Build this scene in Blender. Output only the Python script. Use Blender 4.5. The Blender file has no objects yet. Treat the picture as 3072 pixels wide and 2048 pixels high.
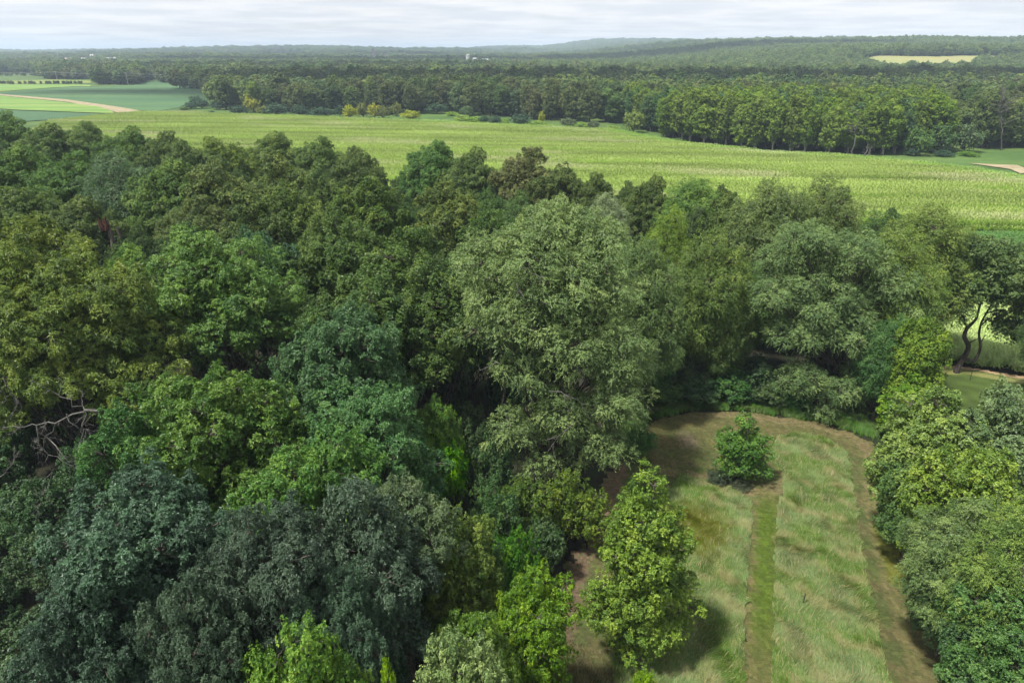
import bpy, math, random, time
import numpy as np

# ------------------------------------------------------------------ camera, sky, sun, exposure
sc = bpy.context.scene
COL = sc.collection
CAM_H = 34.0
PITCH = math.radians(23.0)
cam = bpy.data.objects.new('camera', bpy.data.cameras.new('camera'))
COL.objects.link(cam)
cam.location = (0, 0, CAM_H)
cam.rotation_euler = (math.radians(90) - PITCH, 0, 0)
cam.data.sensor_width = 36
cam.data.lens = 24
cam.data.clip_start = 0.2
cam.data.clip_end = 60000
sc.camera = cam

sc.view_settings.view_transform = 'Standard'
sc.view_settings.look = 'None'
sc.view_settings.gamma = 1
sc.view_settings.exposure = 0.72

SUN_EL, SUN_AZ = math.radians(63), math.radians(-122)     # azimuth from +Y, clockwise seen from above
sd = bpy.data.lights.new('sun', 'SUN')
sun = bpy.data.objects.new('sun', sd)
COL.objects.link(sun)
sd.energy = 5.0
sd.angle = math.radians(4.5)
sd.color = (1.0, 0.955, 0.88)
sun.rotation_euler = (math.pi / 2 - SUN_EL, 0, math.pi - SUN_AZ)
SUN_DIR = np.array([math.sin(SUN_AZ) * math.cos(SUN_EL), math.cos(SUN_AZ) * math.cos(SUN_EL), math.sin(SUN_EL)])

w = bpy.data.worlds.new('World')
sc.world = w
w.use_nodes = True
nt = w.node_tree
for n in list(nt.nodes):
    nt.nodes.remove(n)
def N(t, kind, **kw):
    n = t.nodes.new(kind)
    for k, v in kw.items():
        setattr(n, k, v)
    return n
out = N(nt, 'ShaderNodeOutputWorld')
bg = N(nt, 'ShaderNodeBackground')
sky = N(nt, 'ShaderNodeTexSky', sky_type='NISHITA', sun_disc=False, sun_elevation=SUN_EL, sun_rotation=SUN_AZ,
        air_density=1.0, dust_density=1.5, ozone_density=1.5)
bg.inputs['Strength'].default_value = 0.105
# a broken sheet of stratocumulus: noise laid on a plane high overhead, seen in perspective
tc = N(nt, 'ShaderNodeTexCoord')
sep = N(nt, 'ShaderNodeSeparateXYZ')
nt.links.new(tc.outputs['Generated'], sep.inputs[0])
zc = N(nt, 'ShaderNodeMath', operation='MAXIMUM'); zc.inputs[1].default_value = 0.0
nt.links.new(sep.outputs['Z'], zc.inputs[0])
za = N(nt, 'ShaderNodeMath', operation='ADD'); za.inputs[1].default_value = 0.045
nt.links.new(zc.outputs[0], za.inputs[0])
dx = N(nt, 'ShaderNodeMath', operation='DIVIDE'); dy = N(nt, 'ShaderNodeMath', operation='DIVIDE')
nt.links.new(sep.outputs['X'], dx.inputs[0]); nt.links.new(za.outputs[0], dx.inputs[1])
nt.links.new(sep.outputs['Y'], dy.inputs[0]); nt.links.new(za.outputs[0], dy.inputs[1])
cmb = N(nt, 'ShaderNodeCombineXYZ')
nt.links.new(dx.outputs[0], cmb.inputs[0]); nt.links.new(dy.outputs[0], cmb.inputs[1])
n1 = N(nt, 'ShaderNodeTexNoise'); n1.inputs['Scale'].default_value = 0.75; n1.inputs['Detail'].default_value = 7; n1.inputs['Roughness'].default_value = 0.55
n2 = N(nt, 'ShaderNodeTexNoise'); n2.inputs['Scale'].default_value = 0.9; n2.inputs['Detail'].default_value = 6; n2.inputs['Roughness'].default_value = 0.6
mp = N(nt, 'ShaderNodeMapping'); mp.inputs['Location'].default_value = (13.1, 4.7, 2.0)
nt.links.new(cmb.outputs[0], n1.inputs['Vector']); nt.links.new(cmb.outputs[0], mp.inputs[0]); nt.links.new(mp.outputs[0], n2.inputs['Vector'])
cr = N(nt, 'ShaderNodeValToRGB')     # cloud brightness
cr.color_ramp.elements[0].position = 0.40; cr.color_ramp.elements[0].color = (4.95, 5.15, 5.5, 1)
cr.color_ramp.elements[1].position = 0.60; cr.color_ramp.elements[1].color = (6.1, 6.12, 6.2, 1)
nt.links.new(n1.outputs['Fac'], cr.inputs[0])
ms = N(nt, 'ShaderNodeValToRGB')     # cloud cover
ms.color_ramp.elements[0].position = 0.30; ms.color_ramp.elements[0].color = (0.75, 0.75, 0.75, 1)
ms.color_ramp.elements[1].position = 0.48; ms.color_ramp.elements[1].color = (1, 1, 1, 1)
nt.links.new(n2.outputs['Fac'], ms.inputs[0])
mx = N(nt, 'ShaderNodeMix', data_type='RGBA')
nt.links.new(ms.outputs[0], mx.inputs[0]); nt.links.new(sky.outputs[0], mx.inputs[6]); nt.links.new(cr.outputs[0], mx.inputs[7])
nt.links.new(mx.outputs[2], bg.inputs['Color'])
nt.links.new(bg.outputs[0], out.inputs[0])

cy = sc.cycles
cy.max_bounces = 5; cy.diffuse_bounces = 2; cy.glossy_bounces = 1; cy.transmission_bounces = 3; cy.transparent_max_bounces = 8; cy.volume_bounces = 0
cy.use_adaptive_sampling = True; cy.adaptive_threshold = 0.02
cy.use_denoising = True; cy.denoising_prefilter = 'ACCURATE'; cy.denoising_input_passes = 'RGB_ALBEDO_NORMAL'

# ------------------------------------------------------------------ helpers
def tag(o, label=None, cat=None, group=None, kind=None):
    if label: o['label'] = label
    if cat: o['category'] = cat
    if group: o['group'] = group
    if kind: o['kind'] = kind
    return o

c_, s_ = math.cos(PITCH), math.sin(PITCH)
def G(u, v, z=0.0):
    """where the ray through pixel (u, v) of the 3072x2048 photograph meets height z"""
    a = (u - 1536) / 2048; b = (1024 - v) / 2048
    dx, dy, dz = a, c_ + b * s_, -s_ + b * c_
    t = (z - CAM_H) / dz
    return (dx * t, dy * t)
def slope(v):
    b = (1024 - v) / 2048
    return (s_ - b * c_) / (c_ + b * s_)
def xat(u, v, y):
    b = (1024 - v) / 2048
    return (u - 1536) / 2048 / (c_ + b * s_) * y

def sm(a, b, x):
    t = np.clip((np.asarray(x, float) - a) / (b - a), 0, 1)
    return t * t * (3 - 2 * t)
_rn = np.random.RandomState(5)
_waves = [(_rn.uniform(-1, 1), _rn.uniform(-1, 1), _rn.uniform(0, 6.28)) for _ in range(10)]
def vn(x, y, s, k=0):
    """cheap smooth noise, about -1..1, features about s metres"""
    r = 0
    for i in range(5):
        a, b, p = _waves[(i + k) % 10]
        f = 6.28 / s * (0.6 + 0.35 * i)
        l = math.hypot(a, b)
        r = r + np.sin((x * a + y * b) / l * f + p + k * 1.7 + 1.3 * np.sin((x * b - y * a) / l * f * 0.7 + p * 2))
    return r / 3.2
def zt(x, y):
    x = np.asarray(x, float); y = np.asarray(y, float)
    hill = 27 * sm(1000, 1260, y) * sm(150, 650, x) + (15 + 5 * vn(x, y, 420, 6)) * sm(1350, 2000, y) * sm(50, 1200, x)
    mid = (7 + 7 * vn(x * 0.6, y, 1100, 1)) * sm(1400, 2300, y)
    far = 22 * sm(2500, 4800, y) * (0.9 + 0.7 * vn(x, y * 0.5, 2300, 3))
    bump = 18 * np.exp(-((x - 300) / 800.0) ** 2) * sm(3400, 5000, y)
    und = 0.5 * vn(x, y, 420, 2) * sm(420, 700, y)
    dist = sm(6500, 12000, np.hypot(x, y)) * -40
    return hill + mid + far + bump + und + dist

def mesh_np(name, verts, faces, nside, mats, attr=None, smooth=False, midx=None, cattr=None):
    """mesh of equal-sided faces from numpy arrays"""
    me = bpy.data.meshes.new(name)
    verts = np.ascontiguousarray(verts, np.float32); faces = np.ascontiguousarray(faces, np.int32)
    nf = len(faces)
    me.vertices.add(len(verts)); me.vertices.foreach_set('co', verts.ravel())
    me.loops.add(nf * nside); me.loops.foreach_set('vertex_index', faces.ravel())
    me.polygons.add(nf); me.polygons.foreach_set('loop_start', np.arange(0, nf * nside, nside, dtype=np.int32))
    if midx is not None: me.polygons.foreach_set('material_index', np.ascontiguousarray(midx, np.int32))
    me.update(calc_edges=True)
    me.polygons.foreach_set('use_smooth', np.full(nf, smooth, bool))
    if attr is not None:
        a = me.attributes.new('tint', 'FLOAT', 'FACE'); a.data.foreach_set('value', np.ascontiguousarray(attr, np.float32))
    if cattr is not None:
        a = me.attributes.new('col', 'FLOAT_COLOR', 'FACE'); a.data.foreach_set('color', np.ascontiguousarray(cattr, np.float32).ravel())
    for m in (mats if isinstance(mats, (list, tuple)) else [mats]): me.materials.append(m)
    return me
def link(name, me, parent=None):
    o = bpy.data.objects.new(name, me); COL.objects.link(o)
    if parent is not None: o.parent = parent
    return o

def nrm(v):
    return v / np.maximum(np.linalg.norm(v, axis=-1, keepdims=True), 1e-9)

class Tubes:
    def __init__(s): s.v = []; s.f = []; s.n = 0
    def add(s, pts, rad, k=6):
        pts = np.asarray(pts, float); rad = np.asarray(rad, float)
        m = len(pts)
        t = np.gradient(pts, axis=0); t = nrm(t)
        ref = np.where(np.abs(t[:, 2:3]) > 0.9, np.array([[1.0, 0, 0]]), np.array([[0, 0, 1.0]]))
        if np.abs(t[:, 2]).mean() > 0.6: ref = np.tile([[1.0, 0.1, 0]], (m, 1))
        a = nrm(np.cross(t, ref)); b = np.cross(t, a)
        ang = np.linspace(0, 2 * math.pi, k, endpoint=False)
        ring = pts[:, None] + rad[:, None, None] * (np.cos(ang)[None, :, None] * a[:, None] + np.sin(ang)[None, :, None] * b[:, None])
        s.v.append(ring.reshape(-1, 3))
        i = np.arange(m - 1)[:, None] * k + np.arange(k)[None]
        j = np.arange(m - 1)[:, None] * k + (np.arange(k)[None] + 1) % k
        s.f.append((np.stack([i, j, j + k, i + k], -1).reshape(-1, 4)) + s.n)
        s.n += m * k
    def mesh(s, name, mat):
        return mesh_np(name, np.concatenate(s.v), np.concatenate(s.f), 4, mat, smooth=True)

def curve(p0, p1, rng, n=6, wob=0.08, lift=0.0):
    p0 = np.asarray(p0, float); p1 = np.asarray(p1, float)
    t = np.linspace(0, 1, n)[:, None]
    L = np.linalg.norm(p1 - p0)
    p = p0 + (p1 - p0) * t + np.array([0, 0, 1.0]) * lift * L * np.sin(t * math.pi)
    w_ = rng.normal(0, wob * L / 2, (n, 3)); w_[0] = 0; w_[-1] = 0
    return p + w_

# ------------------------------------------------------------------ materials
def newmat(name):
    m = bpy.data.materials.new(name); m.use_nodes = True
    t = m.node_tree
    for n in list(t.nodes): t.nodes.remove(n)
    o = N(t, 'ShaderNodeOutputMaterial')
    return m, t, o
def L(t, a, b): t.links.new(a, b)
def mathn(t, op, a, b=None, c=None):
    n = N(t, 'ShaderNodeMath', operation=op)
    for i, v in enumerate((a, b, c)):
        if v is None: continue
        if isinstance(v, (int, float)): n.inputs[i].default_value = v
        else: L(t, v, n.inputs[i])
    return n.outputs[0]

def foliage_mat(name, src='object', gloss=0.42, trans=0.23):
    """leaf: the tree's own colour, varied per leaf and per tree"""
    m, t, o = newmat(name)
    if src == 'object':
        oi = N(t, 'ShaderNodeObjectInfo'); col = oi.outputs['Color']; rnd = oi.outputs['Random']
    elif src == 'instancer':
        at = N(t, 'ShaderNodeAttribute', attribute_type='INSTANCER', attribute_name='tone'); col = at.outputs['Color']
        oi = N(t, 'ShaderNodeObjectInfo'); rnd = oi.outputs['Random']
    else:
        at = N(t, 'ShaderNodeAttribute', attribute_type='GEOMETRY', attribute_name='col'); col = at.outputs['Color']
        oi = N(t, 'ShaderNodeObjectInfo'); rnd = oi.outputs['Random']
    ta = N(t, 'ShaderNodeAttribute', attribute_type='GEOMETRY', attribute_name='tint')
    tint = ta.outputs['Fac']
    hs = N(t, 'ShaderNodeHueSaturation')
    L(t, col, hs.inputs['Color'])
    L(t, mathn(t, 'ADD', mathn(t, 'MULTIPLY_ADD', tint, -0.05, 0.518), mathn(t, 'MULTIPLY_ADD', rnd, 0.014, -0.007)), hs.inputs['Hue'])
    L(t, mathn(t, 'MULTIPLY_ADD', tint, 1.5, 0.72), hs.inputs['Value'])
    L(t, mathn(t, 'MULTIPLY_ADD', rnd, 0.1, 1.07), hs.inputs['Saturation'])
    p = N(t, 'ShaderNodeBsdfPrincipled'); L(t, hs.outputs[0], p.inputs['Base Color'])
    p.inputs['Roughness'].default_value = gloss
    p.inputs['Specular IOR Level'].default_value = 0.28
    tr = N(t, 'ShaderNodeBsdfTranslucent')
    h2 = N(t, 'ShaderNodeHueSaturation'); h2.inputs['Hue'].default_value = 0.475; h2.inputs['Saturation'].default_value = 1.1; h2.inputs['Value'].default_value = 1.5
    L(t, hs.outputs[0], h2.inputs['Color']); L(t, h2.outputs[0], tr.inputs['Color'])
    mx = N(t, 'ShaderNodeMixShader'); mx.inputs[0].default_value = trans
    L(t, p.outputs[0], mx.inputs[1]); L(t, tr.outputs[0], mx.inputs[2]); L(t, mx.outputs[0], o.inputs[0])
    return m

def noise_mat(name, cols, scale=1.0, detail=6, stretch=(1, 1, 1), rough=0.9, bump=0.0, bscale=None, lo=0.35, hi=0.65, rotz=0.0, fine=0.0, fscale=1.0):
    m, t, o = newmat(name)
    tcn = N(t, 'ShaderNodeTexCoord'); mpn = N(t, 'ShaderNodeMapping')
    mpn.inputs['Scale'].default_value = stretch; mpn.inputs['Rotation'].default_value = (0, 0, rotz)
    L(t, tcn.outputs['Object'], mpn.inputs[0])
    nz = N(t, 'ShaderNodeTexNoise'); nz.inputs['Scale'].default_value = scale; nz.inputs['Detail'].default_value = detail; nz.inputs['Roughness'].default_value = 0.6
    L(t, mpn.outputs[0], nz.inputs['Vector'])
    r = N(t, 'ShaderNodeValToRGB'); el = r.color_ramp.elements
    while len(el) < len(cols): el.new(0.5)
    for i, cc in enumerate(cols):
        el[i].position = lo + (hi - lo) * i / max(1, len(cols) - 1); el[i].color = (*cc, 1)
    L(t, nz.outputs['Fac'], r.inputs[0])
    col = r.outputs[0]
    if fine:
        n3 = N(t, 'ShaderNodeTexNoise'); n3.inputs['Scale'].default_value = fscale; n3.inputs['Detail'].default_value = 4
        L(t, mpn.outputs[0], n3.inputs['Vector'])
        hs = N(t, 'ShaderNodeHueSaturation'); L(t, col, hs.inputs['Color'])
        L(t, mathn(t, 'MULTIPLY_ADD', n3.outputs['Fac'], 2 * fine, 1 - fine), hs.inputs['Value'])
        col = hs.outputs[0]
    p = N(t, 'ShaderNodeBsdfPrincipled'); L(t, col, p.inputs['Base Color'])
    p.inputs['Roughness'].default_value = rough; p.inputs['Specular IOR Level'].default_value = 0.15
    if bump:
        n4 = N(t, 'ShaderNodeTexNoise'); n4.inputs['Scale'].default_value = bscale or scale * 4; n4.inputs['Detail'].default_value = 5
        L(t, mpn.outputs[0], n4.inputs['Vector'])
        bp = N(t, 'ShaderNodeBump'); bp.inputs['Strength'].default_value = 1; bp.inputs['Distance'].default_value = bump
        L(t, n4.outputs['Fac'], bp.inputs['Height']); L(t, bp.outputs[0], p.inputs['Normal'])
    L(t, p.outputs[0], o.inputs[0])
    return m

LEAF = foliage_mat('leaf')
LEAF_FAR = foliage_mat('leaf_far', 'object', 0.6, 0.3)
LEAF_INST = foliage_mat('leaf_instanced', 'instancer', 0.6, 0.25)
BLADE = foliage_mat('grass_blade', 'geometry', 0.55, 0.3)
BARK = noise_mat('bark', [(0.035, 0.03, 0.025), (0.085, 0.072, 0.06), (0.13, 0.115, 0.1)], 5, stretch=(1, 1, 0.25), bump=0.03, bscale=14)
BARK_DARK = noise_mat('bark_dark', [(0.02, 0.017, 0.015), (0.05, 0.042, 0.036), (0.08, 0.07, 0.06)], 5, stretch=(1, 1, 0.25), bump=0.03, bscale=14)
BARK_PALE = noise_mat('bark_pale', [(0.13, 0.115, 0.095), (0.26, 0.235, 0.2), (0.36, 0.34, 0.3)], 4, stretch=(1, 1, 0.25), bump=0.02, bscale=12)
DEADWOOD = noise_mat('dead_wood', [(0.05, 0.047, 0.042), (0.10, 0.096, 0.088), (0.15, 0.145, 0.135)], 6, stretch=(1, 1, 0.3), bump=0.01, bscale=14)
RUST = noise_mat('rust_wood', [(0.04, 0.022, 0.016), (0.075, 0.03, 0.02), (0.05, 0.032, 0.024)], 7)

# ------------------------------------------------------------------ trees
def leaves(P, A, rng, k, size, width, spread, twig, droop, clump, hint=None, jit=0.42):
    """k leaves round each spray point P with axis A: diamond-shaped quads. Returns verts, faces, tint"""
    n = len(P)
    r1 = nrm(rng.normal(size=(n, 3)))
    s1 = nrm(np.cross(A, r1)); s2 = np.cross(A, s1)
    j = np.arange(k)[None]
    ph = j * 2.4 + rng.uniform(0, 6.28, (n, 1)) + rng.normal(0, 0.3, (n, k))
    radial = np.cos(ph)[..., None] * s1[:, None] + np.sin(ph)[..., None] * s2[:, None]
    tt = (np.arange(k) + 0.5)[None] / k * np.ones((n, 1))
    D = nrm(A[:, None] * (1 - spread) + radial * spread + rng.normal(0, 0.15, (n, k, 3)) + np.array([0, 0, -1.0]) * droop)
    B = P[:, None] + A[:, None] * (tt * twig)[..., None] + np.array([0, 0, -1.0]) * (tt ** 2 * droop * twig)[..., None]
    sc_ = size * rng.uniform(0.65, 1.25, (n, k))[..., None]
    up = (np.array([0, 0, 1.0]) if hint is None else hint[:, None]) + rng.normal(0, jit, (n, k, 3))
    S = nrm(np.cross(D, up))
    Nn = np.cross(S, D)
    W = S * width * 0.5 * sc_ / size
    mid = B + D * sc_ * 0.45 + Nn * sc_ * 0.06
    tip = B + D * sc_ - np.array([0, 0, 1.0]) * sc_ * 0.12
    V = np.stack([B, mid - W, tip, mid + W], 2).reshape(-1, 3)
    F = np.arange(n * k * 4).reshape(-1, 4)
    T = np.clip(clump[:, None] + rng.normal(0, 0.16, (n, k)), 0, 1).ravel()
    return V, F, T

def boughs(env, size, rng, flat=0.72, up=-0.35, sep=1.25):
    """break big crown masses into separate leafy boughs of about the given radius, standing clear of each other"""
    out = []; pts = []
    for (cx, cy_, cz, rx, ry, rz) in env:
        if rx < size * 1.15:
            out.append((cx, cy_, cz, rx, ry, rz)); pts.append((cx, cy_, cz, rx)); continue
        n = int(90 + 60 * rx)
        for _ in range(n):
            d = rng.normal(size=3); d /= np.linalg.norm(d)
            if d[2] < up: continue
            f = rng.uniform(0.62, 1.0)
            q = size * rng.uniform(0.62, 1.3)
            p = (cx + d[0] * max(0.1, rx - q * 0.55) * f, cy_ + d[1] * max(0.1, ry - q * 0.55) * f, cz + d[2] * max(0.1, rz - q * 0.45) * f)
            if any((p[0] - a) ** 2 + (p[1] - b) ** 2 + (1.35 * (p[2] - c)) ** 2 < (sep * 0.5 * (q + r_)) ** 2 * 1.1 for a, b, c, r_ in pts): continue
            pts.append((p[0], p[1], p[2], q)); out.append((p[0], p[1], p[2], q, q, q * flat))
    return out

def auto_lobes(h, r, zb, rng, size=None, up=-0.35, sep=1.25):
    H = h - zb
    env = [(rng.uniform(-.1, .1) * r, rng.uniform(-.1, .1) * r, zb + H * 0.46, r * 0.86, r * 0.86, H * 0.46)]
    for i in range(4):
        a = i * 1.7 + rng.uniform(0, 1.2); q = r * rng.uniform(0.2, 0.55)
        env.append((q * math.cos(a), q * math.sin(a), zb + H * rng.uniform(0.55, 0.78), r * 0.42, r * 0.42, H * 0.2))
    env.append((rng.uniform(-.2, .2) * r, rng.uniform(-.2, .2) * r, h - r * 0.22, r * 0.22, r * 0.22, r * 0.24))
    return boughs(env, size or r * 0.30, rng, up=up, sep=sep)

SPECIES = {
    # tuft radius, tuft spacing, sprays per m2 of tuft, leaves per spray, leaf len, width, spread, twig, droop, flat, dmax
    'oak':    dict(bough=1.7, sep=1.4, tr=0.62, sp=1.0, el=1.25, dens=66, k=6, size=0.18, width=0.085, spread=0.7, twig=0.06, droop=0.1, flat=0.9),
    'hickory': dict(bough=1.5, tr=0.62, sp=1.05, el=1.3, dens=50, k=6, size=0.25, width=0.075, spread=0.6, twig=0.10, droop=0.45, flat=0.85),
    'elm':    dict(bough=1.35, up=-0.9, sep=1.08, tr=0.66, sp=1.0, el=1.45, dens=46, k=8, size=0.14, width=0.06, spread=0.5, twig=0.5, droop=0.6, flat=0.8, jit=0.5),
    'maple':  dict(bough=1.2, up=-0.7, sep=1.15, tr=0.55, sp=0.9, el=1.3, dens=56, k=5, size=0.15, width=0.115, spread=0.75, twig=0.18, droop=0.2, flat=0.8),
    'young':  dict(bough=0.75, up=-0.8, sep=1.0, tr=0.4, sp=0.62, el=1.4, dens=80, k=6, size=0.12, width=0.08, spread=0.7, twig=0.16, droop=0.1, flat=0.9),
    'shrub':  dict(bough=0.95, up=-0.5, tr=0.5, sp=0.8, dens=56, k=5, size=0.14, width=0.10, spread=0.8, twig=0.12, droop=0.1, flat=0.8),
    'walnut': dict(bough=1.7, tr=0.65, sp=1.05, el=1.2, dens=50, k=8, size=0.17, width=0.075, spread=0.8, twig=0.22, droop=0.25, flat=0.75),
    'mid':    dict(bough=1.6, up=-0.95, sep=1.15, jit=0.35, tr=0.75, sp=1.25, el=1.15, dens=13, k=4, size=0.36, width=0.28, spread=0.8, twig=0.1, droop=0.05, flat=0.85),
    'farleaf': dict(bough=2.0, up=-0.8, sep=1.15, jit=0.2, el=1.1, tr=1.0, sp=1.7, dens=7, k=4, size=0.6, width=0.5, spread=0.8, twig=0.2, droop=0.05, flat=0.85),
    'bushy':  dict(bough=1.2, tr=0.7, sp=1.05, dens=11.0, k=4, size=0.3, width=0.24, spread=0.8, twig=0.1, droop=0.1, flat=0.85),
}
NF = [0]
def make_tree(name, species, h, r, zb, seed, lobes=None, trunk=None, bark=None, tr_r=None, leafmat=None, limbs=True, dens=1.0, gap=0.12, low=True, twigs=True):
    """returns (trunk mesh, crown mesh)"""
    rng = np.random.RandomState(seed)
    S = SPECIES[species]
    lobes = boughs(lobes, S.get('bough', 1.5), rng, up=S.get('up', -0.35), sep=S.get('sep', 1.25)) if lobes is not None else auto_lobes(h, r, zb, rng, S.get('bough'), S.get('up', -0.35), S.get('sep', 1.25))
    lb = np.array(lobes, float)
    tr_r = tr_r or 0.018 * h + 0.05
    C = []; O = []; lid = []
    for i, (cx, cy_, cz, rx, ry, rz) in enumerate(lobes):
        p = 1.6
        area = 4 * math.pi * (((rx * ry) ** p + (rx * rz) ** p + (ry * rz) ** p) / 3) ** (1 / p)
        n = max(6, int(area / S['sp'] ** 2 * 1.15))
        kk = np.arange(n) + 0.5
        ph = np.arccos(1 - 2 * kk / n); th = math.pi * (1 + 5 ** 0.5) * kk + rng.uniform(0, 6)
        d = np.stack([np.cos(th) * np.sin(ph), np.sin(th) * np.sin(ph), np.cos(ph)], -1) + rng.normal(0, 0.16, (n, 3))
        d = nrm(d)
        f = rng.uniform(0.66, 1.03, (n, 1))
        pts = np.array([cx, cy_, cz]) + d * f * np.array([rx, ry, rz])
        C.append(pts); O.append(nrm(d / np.array([rx, ry, rz]))); lid += [i] * n
    C = np.concatenate(C); O = np.concatenate(O); lid = np.array(lid)
    # drop tufts buried in other lobes, thin the underside, leave holes
    keep = np.ones(len(C), bool)
    for i in range(len(lb)):
        q = np.linalg.norm((C - lb[i, :3]) / lb[i, 3:], axis=1)
        keep &= ~((q < 0.7) & (lid != i) & (rng.uniform(size=len(C)) < 0.9))
    keep &= ~((O[:, 2] < -0.25) & (rng.uniform(size=len(C)) < (0.85 if low else 0.6)))
    keep &= rng.uniform(size=len(C)) > gap
    keep &= C[:, 2] > max(0.3, zb * 0.7)
    C, O, lid = C[keep], O[keep], lid[keep]
    nt_ = len(C)
    R = S['tr'] * rng.uniform(0.6, 1.35, nt_)
    ct = np.clip(0.45 + 0.2 * rng.normal(size=nt_), 0.05, 0.95)
    cnt = np.maximum(4, (S['dens'] * dens * R ** 2 * 2.2).astype(int))
    idx = np.repeat(np.arange(nt_), cnt)
    n = len(idx)
    # each tuft is a plume: longer than wide, pointing outward and up, bare underneath
    ax = nrm(O * 0.8 + np.array([0, 0, 0.8]) + rng.normal(0, 0.22, O.shape))
    el = S.get('el', 1.5) * rng.uniform(0.75, 1.25, nt_)
    d = nrm(rng.normal(size=(n, 3)) + ax[idx] * 0.7)
    rad = R[idx] * rng.uniform(0.5, 1.0, n) ** 0.4
    al = np.sum(d * ax[idx], 1, keepdims=True)
    lump = 1 + 0.22 * np.sin(d[:, 0] * 5 + ct[idx] * 40) * np.cos(d[:, 1] * 5 + d[:, 2] * 4 + ct[idx] * 70)
    taper = (1 - 0.35 * np.clip(al, 0, 1))
    off = (d - al * ax[idx]) * taper * 0.82 + al * ax[idx] * el[idx][:, None]
    P = C[idx] + off * (rad * lump)[:, None] * np.array([1, 1, S['flat'] ** 0.5])
    nh = nrm((d - al * ax[idx]) + ax[idx] * (al * 0.6 + 0.25) + np.array([0, 0, 0.2]))
    A = nrm(d * 0.8 + ax[idx] * 0.6 + np.array([0, 0, 0.15]) + rng.normal(0, 0.35, (n, 3)))
    V, F, T = leaves(P, A, rng, S['k'], S['size'], S['width'], S['spread'], S['twig'], S['droop'], ct[idx], nh, S.get('jit', 0.42))
    crown = mesh_np(name + '_crown', V, F, 4, leafmat or LEAF, attr=T)
    NF[0] += len(F)
    # skeleton
    tb = Tubes()
    top = h * 0.86
    if trunk is None:
        nn = 8
        t = np.linspace(0, 1, nn)
        cx = np.average(lb[:, 0], weights=lb[:, 3] ** 2) ; cyy = np.average(lb[:, 1], weights=lb[:, 3] ** 2)
        tp = np.stack([cx * t ** 1.5 + rng.normal(0, 0.05 * r * 0.5, nn) * t, cyy * t ** 1.5 + rng.normal(0, 0.05 * r * 0.5, nn) * t, top * t], -1)
        tp[0, 2] = -0.4
    else:
        tp = np.array(trunk, float)
    rr = tr_r * (1 - 0.85 * np.linspace(0, 1, len(tp))) ; rr[0] *= 1.35
    tb.add(tp, rr, 9)
    nodes = [tp[len(tp) // 2:]]
    if limbs:
        for i, l in enumerate(lobes):
            if i == 0 and trunk is None: continue
            zz = min(max(l[2] - 0.75 * math.hypot(l[0] - tp[-1][0], l[1] - tp[-1][1]) - 0.2 * h, h * 0.12), top * 0.9)
            k0 = int(np.argmin(np.abs(tp[:, 2] - zz)))
            e = np.array(l[:3]) + np.array([0, 0, 0.25 * l[5]])
            c = curve(tp[k0], e, rng, 7, 0.07, -0.06)
            r0 = min(rr[k0] * 0.6, 0.05 + 0.016 * l[3] * 3)
            tb.add(c, np.linspace(r0, r0 * 0.3, 7), 6)
            nodes.append(c[2:])
    nodes = np.concatenate(nodes)
    if twigs:
        for q in range(nt_):
            dd = np.linalg.norm(nodes - C[q], axis=1)
            b0 = nodes[int(np.argmin(dd + 1.2 * np.maximum(0, nodes[:, 2] - C[q, 2])))]
            c = curve(b0, C[q] + O[q] * R[q] * 0.4, rng, 4, 0.10, 0.05)
            tb.add(c, [0.055, 0.04, 0.028, 0.012], 3)
    return tb.mesh(name + '_trunk', bark or BARK), crown

PROTO = {}
def place(kind, tm, cm, x, y, label, color, rot=0.0, sx=1.0, sz=1.0, group=None, cat='tree', z=None, crown='crown', trunk='trunk'):
    z = float(zt(x, y)) if z is None else z
    e = bpy.data.objects.new(kind, None); COL.objects.link(e)
    e.empty_display_size = 0.5
    e.location = (x, y, z); e.rotation_euler = (0, 0, rot); e.scale = (sx, sx, sz)
    tag(e, label, cat, group)
    if tm is not None: link(trunk, tm, e)
    c = link(crown, cm, e); c.color = (*color, 1)
    return e
# ------------------------------------------------------------------ ground and fields
import bmesh
def ground_axis(a0, a1, step, far):
    core = np.arange(a0, a1 + step, step)
    r = [core[-1]]; d = step
    while r[-1] < far: d *= 1.09; r.append(r[-1] + d)
    return core, np.array(r[1:])
yc, yr = ground_axis(-400, 2400, 20, 16000)
ys_ = np.concatenate([yc, yr])
xc, xr = ground_axis(-1400, 1400, 25, 14000)
xs_ = np.concatenate([-xr[::-1], xc, xr])
XX, YY = np.meshgrid(xs_, ys_)
ZZ = zt(XX, YY)
vv = np.stack([XX, YY, ZZ], -1).reshape(-1, 3)
nx = len(xs_); ny = len(ys_)
ii = (np.arange(ny - 1)[:, None] * nx + np.arange(nx - 1)[None]).ravel()
ff = np.stack([ii, ii + 1, ii + nx + 1, ii + nx], -1)

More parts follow.
